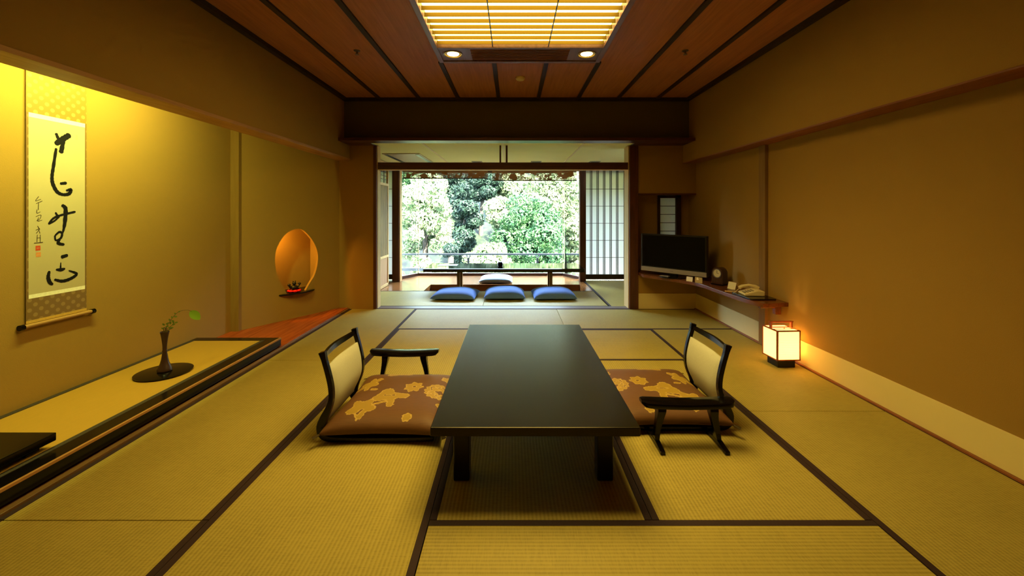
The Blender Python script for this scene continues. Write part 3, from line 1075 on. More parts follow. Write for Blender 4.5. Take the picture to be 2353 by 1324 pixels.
def stroke(pts, m, x):
    c = crom(pts, 7)
    # rounded ends
    vs_, k = [], len(c)
    for i, (y, z, r_) in enumerate(c):
        a_, e_ = c[max(i - 1, 0)], c[min(i + 1, k - 1)]
        d_ = Vector((e_[0] - a_[0], e_[1] - a_[1])).normalized()
        j = 1 + 0.10 * math.sin(i * 2.3 + z * 40)
        vs_.append((x, y - d_.y * r_ * j, z + d_.x * r_ * j))
        vs_.append((x, y + d_.y * r_ * j, z - d_.x * r_ * j))
    pb.add(vs_, [(2 * i, 2 * i + 1, 2 * i + 3, 2 * i + 2) for i in range(k - 1)], m)
    for i0, i1 in ((0, 1), (k - 1, k - 2)):      # half-round ends
        l_, r2 = Vector(vs_[2 * i0][1:]), Vector(vs_[2 * i0 + 1][1:])
        mid, hv = (l_ + r2) / 2, (l_ - r2) / 2
        ov = Vector((c[i0][0] - c[i1][0], c[i0][1] - c[i1][1])).normalized() * hv.length * 0.9
        pb.add([(x, *(mid + hv * math.cos(q * math.pi / 8) + ov * math.sin(q * math.pi / 8))) for q in range(9)], [list(range(9))], m)


for i, s_ in enumerate(STROKES):
    stroke(s_, 1, sx + 0.00004 * i)
for i, s_ in enumerate(SIGN):
    stroke(s_, 2, sx + 0.00004 * i)
for (y0, y1, z0, z1, m_) in ((2.516, 2.542, 1.022, 1.052, 3), (2.518, 2.544, 0.983, 1.011, 4)):
    pb.add([(sx, y0, z0), (sx, y1, z0), (sx, y1, z1), (sx, y0, z1)], [(0, 1, 2, 3)], m_)
    pb.add([(sx + .0002, y0 + .005, (z0 + z1) / 2 - .001), (sx + .0002, y1 - .005, (z0 + z1) / 2 - .001), (sx + .0002, y1 - .005, (z0 + z1) / 2 + .001), (sx + .0002, y0 + .005, (z0 + z1) / 2 + .001)], [(0, 1, 2, 3)], 0)
for z0, z1 in ((1.835, 1.862), (0.734, 0.758)):
    pb.add([(sx, 2.480, z0), (sx, 2.807, z0), (sx, 2.807, z1), (sx, 2.480, z1)], [(0, 1, 2, 3)], 5)
pb.add([(sx, 2.748, 1.742), (sx, 2.760, 1.742), (sx, 2.760, 1.775), (sx, 2.748, 1.775)], [(0, 1, 2, 3)], 6)
pb.build('calligraphy_paper', [SCROLL_PAPER, INK, INK_LIGHT, SEAL, SEAL_FADED, SCROLL_BAND, M('pale_seal', lin(206, 184, 126), 0.9, 0.1)], t)

# round tray and vase
TC = (-2.53, 2.985, PZ)
tag(MB().lathe([(0.155, -0.002), (0.168, 0.004), (0.171, 0.011), (0.165, 0.013), (0.02, 0.0125)], TC, 64).build('round_tray', LACQ, smooth=True),
    'round black lacquer tray lying under the vase on the alcove platform', 'tray')
VC = (TC[0] + 0.005, TC[1] + 0.0, PZ + 0.013)
t = thing('bud_vase', 'slender dark bronze bud vase with a leafy sprig, standing on the round tray', 'vase', VC)
prof = [(0.040, 0), (0.045, 0.006), (0.044, 0.018), (0.041, 0.026), (0.036, 0.040), (0.027, 0.06), (0.0205, 0.09), (0.0165, 0.12), (0.0135, 0.136), (0.0160, 0.142), (0.0160, 0.147), (0.0130, 0.152),
        (0.0135, 0.18), (0.016, 0.21), (0.0195, 0.24), (0.0235, 0.265), (0.028, 0.284), (0.0275, 0.286), (0.022, 0.27), (0.015, 0.24)]
MB().lathe(prof, VC, 40).build('body', M('dark_bronze', lin(54, 32, 26), 0.32, 0.5, 0.3, (20, 20, 20), 2), t, smooth=True)
# sprig: stems, small leaves, one big leaf; the plane of the sprig faces the room
GREEN = leaf_mat('sprig_leaf', lin(86, 108, 40), lin(120, 140, 60), 0.3)
GREEN2 = leaf_mat('big_leaf', lin(104, 148, 36), lin(140, 176, 60), 0.4)
STEM = M('sprig_stem', lin(84, 70, 40), 0.6, 0.3, 0.2)
EX, EZ = Vector((0.765, 0.644, 0)), Vector((0, 0, 1))      # sprig's own right and up
vtop = Vector((VC[0], VC[1], PZ + 0.013 + 0.275))
S = lambda a, c, o=0.0: tuple(vtop + EX * a + EZ * c + Vector((0.644, -0.765, 0)) * o)
b = MB()
arc = [S(0.0, -0.03), S(0.012, 0.05), S(0.035, 0.09), S(0.058, 0.125), S(0.078, 0.143), S(0.105, 0.150), S(0.135, 0.146), S(0.155, 0.132)]
b.tube(arc, [0.0022, 0.002, 0.0018, 0.0016, 0.0015, 0.0013, 0.0012, 0.001], 6)
b.tube([S(0.005, -0.03), S(0.014, 0.03), S(0.04, 0.05), S(0.055, 0.068)], 0.0015, 6)
b.tube([S(-0.005, -0.03), S(-0.006, 0.03), S(-0.002, 0.045)], 0.003, 6)
b.tube([S(0.002, -0.03), S(0.006, 0.04)], 0.005, 6)
b.tube([S(0.008, -0.03), S(0.016, 0.018), S(0.042, 0.028)], 0.0035, 6)
b.build('stem', M('sprig_stem', lin(84, 70, 40), 0.6, 0.3, 0.2), t, smooth=True)


def leaf(c, dirx, dirz, l, wd_, off=0.0, curl=0.15):
    q = MB()
    d_ = (EX * dirx + EZ * dirz).normalized()
    nrm = (EX.cross(EZ)).normalized()
    si = d_.cross(nrm).normalized()
    c = Vector(c)
    vs_, k = [], 8
    for i in range(k + 1):
        s = i / k
        w2 = wd_ * (math.sin(math.pi * s) ** 0.7) * (1 - 0.25 * s)
        for sg in (-1, 0, 1):
            vs_.append(c + d_ * l * s + si * w2 * sg + nrm * (off + curl * abs(sg) * w2 + 0.12 * l * s * s))
    fs = []
    for i in range(k):
        for j in (0, 1):
            fs.append((3 * i + j, 3 * i + j + 1, 3 * i + j + 4, 3 * i + j + 3))
    return q.add(vs_, fs)


for k, (a, c, dx, dz, l) in enumerate([(0.0, 0.055, -0.6, 0.8, .022), (0.006, 0.06, 0.7, 0.6, .022), (0.003, 0.045, 1, .2, .022), (0.03, 0.082, -0.3, .9, .02), (0.035, 0.085, .9, -.4, .022), (0.045, 0.10, -0.4, .8, .02),
                                       (0.05, 0.112, 0.9, -0.2, .022), (0.062, 0.127, -.5, .8, .016), (0.075, 0.14, .8, .5, .016), (0.04, 0.05, .9, .4, .022), (0.05, 0.06, -.2, .9, .02), (0.055, 0.066, .9, .1, .02),
                                       (0.02, 0.03, 1, .1, .03), (-0.004, 0.03, -.7, .6, .02), (0.03, 0.058, .2, 1, .022)]):
    leaf(S(a, c), dx, dz, l, l * 0.32, 0.002 * (k % 3)).build('leaf', GREEN, t, smooth=True, local=False)
leaf(S(0.145, 0.140), 0.62, -0.80, 0.095, 0.034).build('leaf', GREEN2, t, smooth=True)

# niche shelf and ornament
b = MB()
pl = []
for i in range(25):
    s = i / 24
    u = 0.343 + (0.78 - 0.343) * s
    pl.append((u, -0.075 * math.sin(math.pi * s) ** 0.8))
poly = [onw(u, 0, d_)[:2] for u, d_ in pl] + [onw(0.74, 0, 0.034)[:2], onw(0.88, 0, 0.036)[:2], onw(0.88, 0, 0.262)[:2], onw(0.12, 0, 0.262)[:2], onw(0.12, 0, 0.036)[:2], onw(0.38, 0, 0.034)[:2]]
b.prism(poly, 'z', 0.304, 0.3185)
tag(b.build('niche_shelf', LACQ_SAT), 'thin curved dark shelf board at the foot of the egg-shaped niche', 'shelf')
oc = onw(0.535, 0.3185, 0.02)
t = thing('niche_ornament', 'small dark metal ornament with upright claws on red cloth in the egg niche', 'ornament', oc)
b = MB()
for k in range(7):
    a_ = k * 0.9
    b.ball((oc[0] + 0.05 * math.cos(a_), oc[1] + 0.05 * math.sin(a_), oc[2] + 0.016), 0.028, 0.024, 0.016)
b.build('red_cloth', M('red_cloth', lin(220, 20, 24), 0.7, 0.2, 0.15), t, smooth=True)
BRZ = M('ornament_bronze', lin(36, 34, 26), 0.4, 0.5, 0.4, (30, 30, 30), 2, metallic=0.5)
b = MB()
bz = oc[2] + 0.055
b.ball((oc[0], oc[1], bz), 0.045, 0.045, 0.026)
for sg in (-1, 1):
    c1 = Vector(oc) + wd * 0.05 * sg
    b.tube([(c1.x - wd.x * .02 * sg, c1.y - wd.y * .02 * sg, bz), (c1.x, c1.y, bz + 0.01), (c1.x + wd.x * .015 * sg, c1.y + wd.y * .015 * sg, bz + 0.035)], [0.012, 0.014, 0.010], 8)
    b.ball((c1.x + wd.x * .012 * sg, c1.y + wd.y * .012 * sg, bz + 0.035), 0.018, 0.018, 0.016)
    for k in (-1, 1):
        p0 = Vector(oc) + wd * 0.03 * sg - wn * 0.02 * k
        b.tube([(p0.x, p0.y, bz - 0.01), (p0.x + wd.x * .02 * sg, p0.y + wd.y * .02 * sg, oc[2] + 0.02)], [0.010, 0.006], 8)
b.ball((oc[0], oc[1], bz + 0.045), 0.022, 0.022, 0.02)
for sg in (-1, 1):
    c1 = Vector(oc) + wd * 0.012 * sg
    b.tube([(c1.x, c1.y, bz + 0.055), (c1.x + wd.x * .004 * sg, c1.y + wd.y * .004 * sg, bz + 0.078)], [0.008, 0.003], 8)
b.build('figure', BRZ, t, smooth=True)

# ------------------------------------------------------------------ shelf on the right and what stands on it
SZ = 0.478
t = thing('wall_shelf', 'reddish wooden corner shelf along the right wall carrying television and telephone', 'shelf', (2.2, 4.6, 0.44))
edge = crom([(1.63, 5.12), (1.80, 4.90), (1.96, 4.66), (2.04, 4.45), (2.055, 4.15), (2.07, 3.85), (2.10, 3.62), (2.135, 3.50)], 6)
poly = edge + [(2.379, 3.545), (2.379, 5.555), (1.665, 5.555), (1.665, 5.34), (1.63, 5.34)]
MB().prism(poly, 'z', 0.442, SZ).build('board', SHELF_W, t, bevel=0.004)
MB().box(2.17, 2.30, 3.60, 3.64, 0.415, 0.442).build('bracket', SHELF_W, t, bevel=0.003)
MB().box(2.30, 2.352, 3.60, 3.64, 0.36, 0.442).build('bracket', SHELF_W, t, bevel=0.003)

# television
tvc = Vector((1.905, 4.915, SZ))
tdir = math.atan2(-0.62, 0.54)
t = thing('television', 'flat black television with silver lower bezel standing on the corner shelf', 'television', tvc, tdir)
W2 = 0.41
MB().box(-W2, W2, 0.0, 0.05, 0.045, 0.508).build('cabinet', BLACKP, t, bevel=0.004, local=True)
MB().box(-W2 + 0.02, W2 - 0.02, -0.004, 0.0, 0.11, 0.49).build('screen', SCREEN, t, local=True)
bz_ = MB().box(-W2, W2, -0.008, 0.0, 0.045, 0.098).build('bezel', SILVER, t, local=True, bevel=0.003)
q = MB()
for k, x in enumerate((-0.020, -0.010, 0.0, 0.010)):
    q.box(x, x + 0.007, -0.0095, -0.008, 0.068, 0.076)
q.build('maker_mark', STEEL, bz_, local=True)
q = MB()
q.box(-0.05, 0.05, 0.01, 0.045, 0.01, 0.05)
q.lathe([(0.15, 0), (0.15, 0.008), (0.14, 0.012), (0.02, 0.014)], (0, 0.02, 0), 40)
q.build('stand', LACQ, t, local=True)
MB().box(-0.115, -0.005, -0.085, -0.035, 0.012, 0.018).build('stand_highlight_plate', SILVER, t, local=True)  # bright plate put in for the highlight on the stand

# mantel clock: arched block, round face
t = thing('mantel_clock', 'arched dark wooden mantel clock with silver face beside the television', 'clock', (2.225, 4.42, SZ), R(-58))
arch = [(-0.062, 0.012), (0.062, 0.012)] + [(0.062 * math.cos(a_), 0.125 + 0.062 * math.sin(a_)) for a_ in [math.pi * k / 16 for k in range(17)]]
MB().prism(arch, 'y', -0.045, 0.045).build('case', wood('clock_wood', lin(46, 22, 16), lin(62, 30, 22), 0.25, 'z', 0.5), t, local=True, smooth=True)
MB().box(-0.07, 0.07, -0.055, 0.055, 0, 0.012).build('plinth', LACQ, t, local=True, bevel=0.003)


def disc_y(r_, y0, y1, cz, n=32):
    return MB().prism([(r_ * math.cos(2 * math.pi * k / n), cz + r_ * math.sin(2 * math.pi * k / n)) for k in range(n)], 'y', y0, y1)


dial = disc_y(0.042, -0.049, -0.045, 0.125).build('dial', M('clock_dial', lin(206, 196, 160), 0.3, 0.5, 0.06), t, local=True)
RB = MB()
n_ = 32
vs_ = [(r_ * math.cos(2 * math.pi * k / n_), y_, 0.125 + r_ * math.sin(2 * math.pi * k / n_)) for r_, y_ in ((0.049, -0.045), (0.049, -0.053), (0.041, -0.053), (0.041, -0.045)) for k in range(n_)]
RB.add(vs_, [(i * n_ + k, i * n_ + (k + 1) % n_, ((i + 1) % 4) * n_ + (k + 1) % n_, ((i + 1) % 4) * n_ + k) for i in range(4) for k in range(n_)])
RB.build('bezel_ring', STEEL, t, local=True, smooth=True)
q = MB()
q.box(-0.0015, 0.0015, -0.051, -0.049, 0.125, 0.157)
q.box(0.0, 0.022, -0.051, -0.049, 0.1235, 0.1265)
q.build('clock_hand', BLACKP, dial, local=True)

# cards in front of the television, tilted note, pencil
tag(MB().box(-0.035, 0.035, -0.002, 0.002, 0, 0.052).build('small_card', WHITEP), 'small cream card standing under the television, left of the pair', 'card', 'two small cards under the television')
c1 = bpy.context.scene.objects['small_card']
c1.location = (1.985, 4.62, SZ)
c1.rotation_euler = (R(-10), 0, R(-50))
c2 = thing('small_card', 'wider cream card with a bright lamp-shaped print under the television, right of the pair', 'card', (2.045, 4.52, SZ), R(-55), 'two small cards under the television')
MB().box(-0.042, 0.042, -0.002, 0.002, 0, 0.062).build('sheet', M('cream_card', lin(196, 172, 116), 0.8, 0.2, 0.03), c2, local=True)
PR = M('card_print', lin(255, 246, 214), 0.8, 0.2, 0.02)
q = MB()
for cz, rx_, rz_ in ((0.040, 0.014, 0.009), (0.054, 0.010, 0.006)):
    q.prism([(-0.012 + rx_ * math.cos(2 * math.pi * k / 16), cz + rz_ * math.sin(2 * math.pi * k / 16)) for k in range(16)], 'y', -0.0026, -0.002)
q.build('print', PR, c2, local=True)
o = MB().box(-0.035, 0.035, -0.0015, 0.0015, 0, 0.075).build('paper_note', WHITEP)
tag(o, 'white paper note leaning between the clock and the telephone', 'note')
o.location = (2.205, 4.15, SZ + 0.001)
o.rotation_euler = (R(-22), R(8), R(-35))
b = MB().tube([(2.075, 4.02, SZ + 0.007), (2.20, 3.93, SZ + 0.007)], 0.007, 10)
tag(b.build('pencil', M('pencil_wood', lin(206, 168, 116), 0.5, 0.3, 0.1), smooth=True), 'pale wooden stick lying on the shelf in front of the white note', 'pencil')

# telephone on a black tray
tc_ = Vector((2.225, 3.86, SZ))
o = MB()
rr = []
for sx_, sy_ in ((1, 1), (-1, 1), (-1, -1), (1, -1)):
    for k in range(6):
        a_ = {(1, 1): 0, (-1, 1): 90, (-1, -1): 180, (1, -1): 270}[(sx_, sy_)] + 18 * k
        rr.append((sx_ * 0.088 + 0.03 * math.cos(R(a_)), sy_ * 0.14 + 0.03 * math.sin(R(a_))))
o.prism(rr, 'z', 0, 0.012)
o = o.build('telephone_tray', LACQ, bevel=0.003)
tag(o, 'black lacquer tray under the telephone on the shelf', 'tray')
o.location = (2.222, 3.80, SZ)
t = thing('telephone', 'cream push-button telephone with curved handset on a black tray', 'telephone', (2.222, 3.83, SZ + 0.012), R(-98))
q = MB()
q.prism([(-0.085, 0.0), (0.085, 0.0), (0.085, 0.045), (0.03, 0.05), (-0.085, 0.018)], 'x', -0.08, 0.08)
pbody = q.build('body', CREAM, t, local=True, bevel=0.006)
q = MB()
for i in range(3):
    for j in range(4):
        q.box(-0.005 + i * 0.024 - 0.008, -0.005 + i * 0.024 + 0.008, -0.068 + j * 0.022 - 0.007, -0.068 + j * 0.022 + 0.007, 0.02 + 0.0052 * j, 0.028 + 0.0062 * j)
q.build('keypad', GREYKEY, pbody, local=True)
q = MB()
hs = [(-0.052, -0.085, 0.052), (-0.055, -0.06, 0.066), (-0.055, 0.0, 0.078), (-0.055, 0.06, 0.066), (-0.052, 0.085, 0.052)]
q.tube(hs, [0.02, 0.019, 0.015, 0.019, 0.02], 14, flat=0.8)
q.build('handset', CREAM, t, local=True, smooth=True)
q = MB()
pts = [(-0.05, -0.09, 0.05)] + [(-0.05 + 0.004 * math.cos(k), -0.095 - 0.004 * k * 0.35, 0.035 * (1 - k / 30) + 0.004 * math.sin(k)) for k in range(30)]
q.tube(pts, 0.002, 5)
q.build('coiled_cord', CREAM, t, local=True, smooth=True)

# ------------------------------------------------------------------ andon lantern
t = thing('paper_lantern', 'glowing square paper floor lantern with orange wood frame by the right wall', 'lantern', (2.212, 3.39, 0.0), R(3))
LW, LD, LB, LT = 0.098, 0.092, 0.064, 0.305
ORANGE = wood('lantern_wood', lin(140, 62, 24), lin(168, 82, 36), 0.45, 'z')
f = MB()
bw = 0.010
for sx_ in (-1, 1):
    for sy_ in (-1, 1):
        f.box(sx_ * LW - bw * (sx_ > 0) * 1.0 - (0 if sx_ > 0 else 0), sx_ * LW + bw * (sx_ < 0), min(sy_ * LD, sy_ * (LD - bw)), max(sy_ * LD, sy_ * (LD - bw)), LB, LT)
for z0, z1 in ((LB, LB + 0.009), (LT - 0.009, LT)):
    f.box(-LW, LW, -LD, -LD + bw, z0, z1)
    f.box(-LW, LW, LD - bw, LD, z0, z1)
    f.box(-LW, -LW + bw, -LD, LD, z0, z1)
    f.box(LW - bw, LW, -LD, LD, z0, z1)
f.box(-LW, LW, -0.035, -0.026, LT - 0.008, LT)
f.box(-LW, LW, 0.026, 0.035, LT - 0.008, LT)
f.build('frame', ORANGE, t, local=True, bevel=0.0015)
LPAPER = paper('lantern_paper', (0.92, 0.80, 0.55, 1), 0.75, (1.0, 0.65, 0.19, 1), 5.2)
q = MB()
i_ = 0.004
q.box(-LW + i_, LW - i_, -LD + i_, -LD + i_ + 0.001, LB + 0.004, LT - 0.004)
q.box(-LW + i_, LW - i_, LD - i_ - 0.001, LD - i_, LB + 0.004, LT - 0.004)
q.box(-LW + i_, -LW + i_ + 0.001, -LD + i_, LD - i_, LB + 0.004, LT - 0.004)
q.box(LW - i_ - 0.001, LW - i_, -LD + i_, LD - i_, LB + 0.004, LT - 0.004)
q.box(-LW + i_, LW - i_, -LD + i_, -0.03, LT - 0.004, LT - 0.003)
q.box(-LW + i_, LW - i_, 0.03, LD - i_, LT - 0.004, LT - 0.003)
q.build('paper_shade', LPAPER, t, local=True)
q = MB()
for k in range(1, 18):
    z = LB + (LT - LB) * k / 18
    q.box(-LW + 0.006, LW - 0.006, -LD + 0.0065, -LD + 0.008, z - 0.0012, z + 0.0012)
    q.box(-LW + 0.0065, -LW + 0.008, -LD + 0.006, LD - 0.006, z - 0.0012, z + 0.0012)
q.build('inner_ribs', ORANGE, t, local=True)
MB().box(-LW + 0.005, LW - 0.005, -LD + 0.005, LD - 0.005, LB + 0.001, LB + 0.007).build('bottom_board', ORANGE, t, local=True)
MB().box(-0.072, 0.072, -0.066, 0.066, 0, LB).build('base', LACQ_SAT, t, local=True, bevel=0.004)
hd = MB()
hd.box(-LW + 0.004, -LW + 0.018, -0.010, 0.010, LT, LT + 0.055)
hd.box(LW - 0.018, LW - 0.004, -0.010, 0.010, LT, LT + 0.055)
hd.box(-LW - 0.004, LW + 0.004, -0.007, 0.007, LT + 0.043, LT + 0.055)
hd.build('handle', ORANGE, t, local=True, bevel=0.0015)
pd = bpy.data.lights.new('lantern_bulb', 'POINT')
pd.energy = 7.0
pd.color = (1.0, 0.62, 0.18)
pd.shadow_soft_size = 0.03
po = bpy.data.objects.new('lantern_bulb', pd)
po.location = (2.212, 3.39, 0.15)
col.objects.link(po)

# ------------------------------------------------------------------ the table
t = thing('low_table', 'long low black lacquer table in the middle of the room', 'table', (0.095, 2.555, 0))
tx0, tx1, ty0, ty1, tz = -0.352, 0.546, 1.753, 3.357, 0.34
MB().box(tx0, tx1, ty0, ty1, tz - 0.039, tz).build('table_top', TABLE_TOP, t, bevel=0.004)
for x0 in (tx0 + 0.075, tx1 - 0.15):
    for y0 in (1.92, 3.115):
        MB().box(x0, x0 + 0.075, y0, y0 + 0.075, 0.001, tz - 0.039).build('leg', LACQ_SAT, t, bevel=0.006)
b = MB()
b.box(tx0 + 0.10, tx0 + 0.125, 1.995, 3.115, tz - 0.085, tz - 0.039)
b.box(tx1 - 0.125, tx1 - 0.10, 1.995, 3.115, tz - 0.085, tz - 0.039)
b.box(tx0 + 0.15, tx1 - 0.15, 3.14, 3.165, tz - 0.085, tz - 0.039)
b.build('apron', LACQ_SAT, t)


# ------------------------------------------------------------------ legless chairs
def side_profile():
    # x forward from the back, z up: runner along the floor, bend, S-shaped post
    pts = [(0.62, 0.020), (0.40, 0.016), (0.15, 0.016), (0.045, 0.020), (0.008, 0.045), (0.004, 0.085), (0.018, 0.130), (0.042, 0.180), (0.058, 0.235), (0.056, 0.300), (0.040, 0.375), (0.022, 0.440), (0.008, 0.492)]
    return crom(pts, 4)


def ribbon(pts, y0, y1, th, m=None):
    """A bent bar: profile in X, Z swept over y0..y1 with thickness th (a number or a function of the index)."""
    q = MB()
    k = len(pts)
    vs_ = []
    for i, (x, z) in enumerate(pts):
        a_, e_ = pts[max(i - 1, 0)], pts[min(i + 1, k - 1)]
        d_ = Vector((e_[0] - a_[0], e_[1] - a_[1])).normalized()
        h = (th(i / (k - 1)) if callable(th) else th) / 2
        for y in (y0, y1):
            vs_.append((x - d_.y * h, y, z + d_.x * h))
            vs_.append((x + d_.y * h, y, z - d_.x * h))
    fs = []
    for i in range(k - 1):
        o_ = 4 * i
        fs += [(o_, o_ + 2, o_ + 6, o_ + 4), (o_ + 1, o_ + 5, o_ + 7, o_ + 3), (o_, o_ + 4, o_ + 5, o_ + 1), (o_ + 2, o_ + 3, o_ + 7, o_ + 6)]
    fs += [(0, 1, 3, 2), (4 * k - 4, 4 * k - 2, 4 * k - 1, 4 * k - 3)]
    return q.add(vs_, fs)


def floor_chair(label, loc, mir):
    """Back towards -X locally; mir = -1 turns it to face -X by mirroring the geometry."""
    t = thing('legless_chair', label, 'chair', loc, 0, 'legless floor chairs at the low table')

    def put(q, name, m, **k):
        q.v = [(p[0] * mir, p[1], p[2]) for p in q.v]
        return q.build(name, m, t, local=True, **k)
    prof = side_profile()
    D = 0.455
    for y in (0.0, D):
        w_ = lambda s: 0.026 + 0.022 * max(0, 1 - abs(s - 0.42) / 0.25) + 0.012 * max(0, (s - 0.93) / 0.07)
        put(ribbon(prof, y - 0.016, y + 0.016, w_), 'side_frame', LACQ, bevel=0.004)
    put(MB().box(0.03, 0.50, 0.016, D - 0.016, 0.012, 0.032), 'seat_board', LACQ_SAT)
    # top rail, bowed backwards with upswept middle
    q = MB()
    k_ = 20
    vs_ = []
    for i in range(k_ + 1):
        s = i / k_
        y = s * D
        bow = -0.035 * math.sin(math.pi * s)
        zc = 0.460 - 0.002 * math.sin(math.pi * s) + 0.010 * (abs(2 * s - 1) ** 3)
        hh = 0.010 + 0.005 * math.sin(math.pi * s)
        x = 0.016 + bow
        vs_ += [(x - 0.010, y, zc - hh), (x + 0.010, y, zc - hh), (x + 0.006, y, zc + hh), (x - 0.012, y, zc + hh)]
    fs = []
    for i in range(k_):
        for j in range(4):
            fs.append((4 * i + j, 4 * i + (j + 1) % 4, 4 * i + 4 + (j + 1) % 4, 4 * i + 4 + j))
    q.add(vs_, fs + [(0, 3, 2, 1), tuple(4 * k_ + j for j in range(4))])
    put(q, 'top_rail', LACQ, smooth=True)
    # padded back, following the post's curve, top edge arched
    q = MB()
    ny, nz_ = 16, 16
    post = [p for p in prof if p[1] > 0.10 and p[0] < 0.1]

    def px_at(z):
        for (x0, z0), (x1, z1) in zip(post[:-1], post[1:]):
            if z0 <= z <= z1:
                return x0 + (x1 - x0) * (z - z0) / (z1 - z0 + 1e-9)
        return post[-1][0] if z > post[-1][1] else post[0][0]
    front, back = [], []
    for i in range(ny + 1):
        for j in range(nz_ + 1):
            u, v = i / ny, j / nz_
            ztop = 0.405 - 0.010 * math.sin(math.pi * u)
            z = 0.085 + (ztop - 0.085) * v
            puff = (max(0, (1 - (2 * u - 1) ** 4)) * max(0, 1 - (2 * v - 1) ** 6)) ** 0.5
            x = px_at(z) - 0.030 * math.sin(math.pi * u) * v
            y = 0.017 + (D - 0.034) * u
            front.append((x + 0.004 + 0.022 * puff, y, z))
            back.append((x - 0.004 - 0.006 * puff, y, z))
    vs_ = front + back
    nn_ = (ny + 1) * (nz_ + 1)
    fs = []
    idx = lambda i, j: i * (nz_ + 1) + j
    for i in range(ny):
        for j in range(nz_):
            fs.append((idx(i, j), idx(i + 1, j), idx(i + 1, j + 1), idx(i, j + 1)))
            fs.append((nn_ + idx(i, j), nn_ + idx(i, j + 1), nn_ + idx(i + 1, j + 1), nn_ + idx(i + 1, j)))
    for i in range(ny):
        for j in (0, nz_):
            fs.append((idx(i, j), idx(i + 1, j), nn_ + idx(i + 1, j), nn_ + idx(i, j)))
    for j in range(nz_):
        for i in (0, ny):
            fs.append((idx(i, j), idx(i, j + 1), nn_ + idx(i, j + 1), nn_ + idx(i, j)))
    q.add(vs_, fs)
    put(q, 'back_pad', BACK_CLOTH, smooth=True)
    return t


floor_chair('black lacquer legless chair with cream padded back at the left of the table', (-1.052, 2.258, 0.0), 1)
floor_chair('black lacquer legless chair with cream padded back at the right of the table', (1.252, 2.375, 0.0), -1)


# ------------------------------------------------------------------ cushions
def pillow(w_, d_, h, n=40, p=4, pinch=0.05, foot=0.28):
    """Zabuton: returns verts and faces centred on X, Y, lying on z = 0."""
    vs_, fs = [], []
    for side in (0, 1):
        for i in range(n + 1):
            for j in range(n + 1):
                u, v = 2 * i / n - 1, 2 * j / n - 1
                pr = (max(0, 1 - abs(u) ** p) * max(0, 1 - abs(v) ** p)) ** 0.5
                x = w_ / 2 * u * (1 - pinch * (1 - v * v))
                y = d_ / 2 * v * (1 - pinch * (1 - u * u))
                z = h * foot + h * (1 - foot) * pr * (1 + 0.03 * math.sin(3 * u + 2 * v)) if side == 0 else h * foot * (1 - pr)
                vs_.append((x, y, z))
    k = (n + 1) ** 2
    idx = lambda i, j: i * (n + 1) + j
    for i in range(n):
        for j in range(n):
            fs.append((idx(i, j), idx(i + 1, j), idx(i + 1, j + 1), idx(i, j + 1)))
            fs.append((k + idx(i, j), k + idx(i, j + 1), k + idx(i + 1, j + 1), k + idx(i + 1, j)))
    return vs_, fs


def seg_d(px, py, ax, ay, bx, by):
    t_ = max(0, min(1, ((px - ax) * (bx - ax) + (py - ay) * (by - ay)) / ((bx - ax) ** 2 + (by - ay) ** 2)))
    return math.hypot(px - ax - t_ * (bx - ax), py - ay - t_ * (by - ay))


def blob(px, py, cx, cy, rad, k, amp, rot=0.0, sx_=1.0, sy_=1.0):
    dx, dy = (px - cx) / sx_, (py - cy) / sy_
    return math.hypot(dx, dy) - rad * (1 + amp * math.cos(k * math.atan2(dy, dx) + rot))


def motif(x, y):
    """Signed distance to the gold figures; x from the chair back, y from the near edge."""
    d = 9.0
    d = min(d, blob(x, y, 0.165, 0.135, 0.068, 5, 0.22, 0.5, 1.0, 1.35))
    d = max(d, -(seg_d(x, y, 0.16, 0.07, 0.175, 0.11) - 0.006))
    d = min(d, blob(x, y, 0.26, 0.285, 0.062, 3, 0.20, 1.2, 1.15, 1.3), seg_d(x, y, 0.28, 0.30, 0.375, 0.275) - 0.030, seg_d(x, y, 0.30, 0.25, 0.315, 0.165) - 0.022, seg_d(x, y, 0.22, 0.175, 0.29, 0.215) - 0.010)
    d = max(d, -(seg_d(x, y, 0.25, 0.29, 0.31, 0.288) - 0.004))
    d = min(d, blob(x, y, 0.105, 0.455, 0.045, 4, 0.35, 0.3, 0.9, 1.6), seg_d(x, y, 0.05, 0.39, 0.15, 0.53) - 0.018)
    d = min(d, blob(x, y, 0.155, 0.375, 0.018, 2, 0.1, 0, 1.3, 0.9))
    d = min(d, blob(x, y, 0.40, 0.40, 0.056, 7, 0.15, 0.2, 1.0, 1.15))
    d = max(d, -(blob(x, y, 0.405, 0.40, 0.010, 5, 0.3)))
    ring = blob(x, y, 0.565, 0.355, 0.085, 14, 0.06, 0, 1.0, 1.15)
    ring = max(ring, -(blob(x, y, 0.575, 0.345, 0.024, 4, 0.25)))
    ring = max(ring, -(abs(blob(x, y, 0.565, 0.355, 0.052, 5, 0.20, 0.4, 1.0, 1.15)) - 0.0028))
    d = min(d, ring)
    d = min(d, blob(x, y, 0.445, 0.05, 0.027, 5, 0.05), blob(x, y, 0.60, 0.19, 0.022, 4, 0.06))
    d = min(d, blob(x, y, 0.235, 0.63, 0.040, 3, 0.3, 0.6, 1.5, 1.0), seg_d(x, y, 0.17, 0.655, 0.21, 0.62) - 0.016, seg_d(x, y, 0.24, 0.62, 0.33, 0.615) - 0.013)
    d = min(d, blob(x, y, 0.59, 0.55, 0.035, 5, 0.2))
    return d


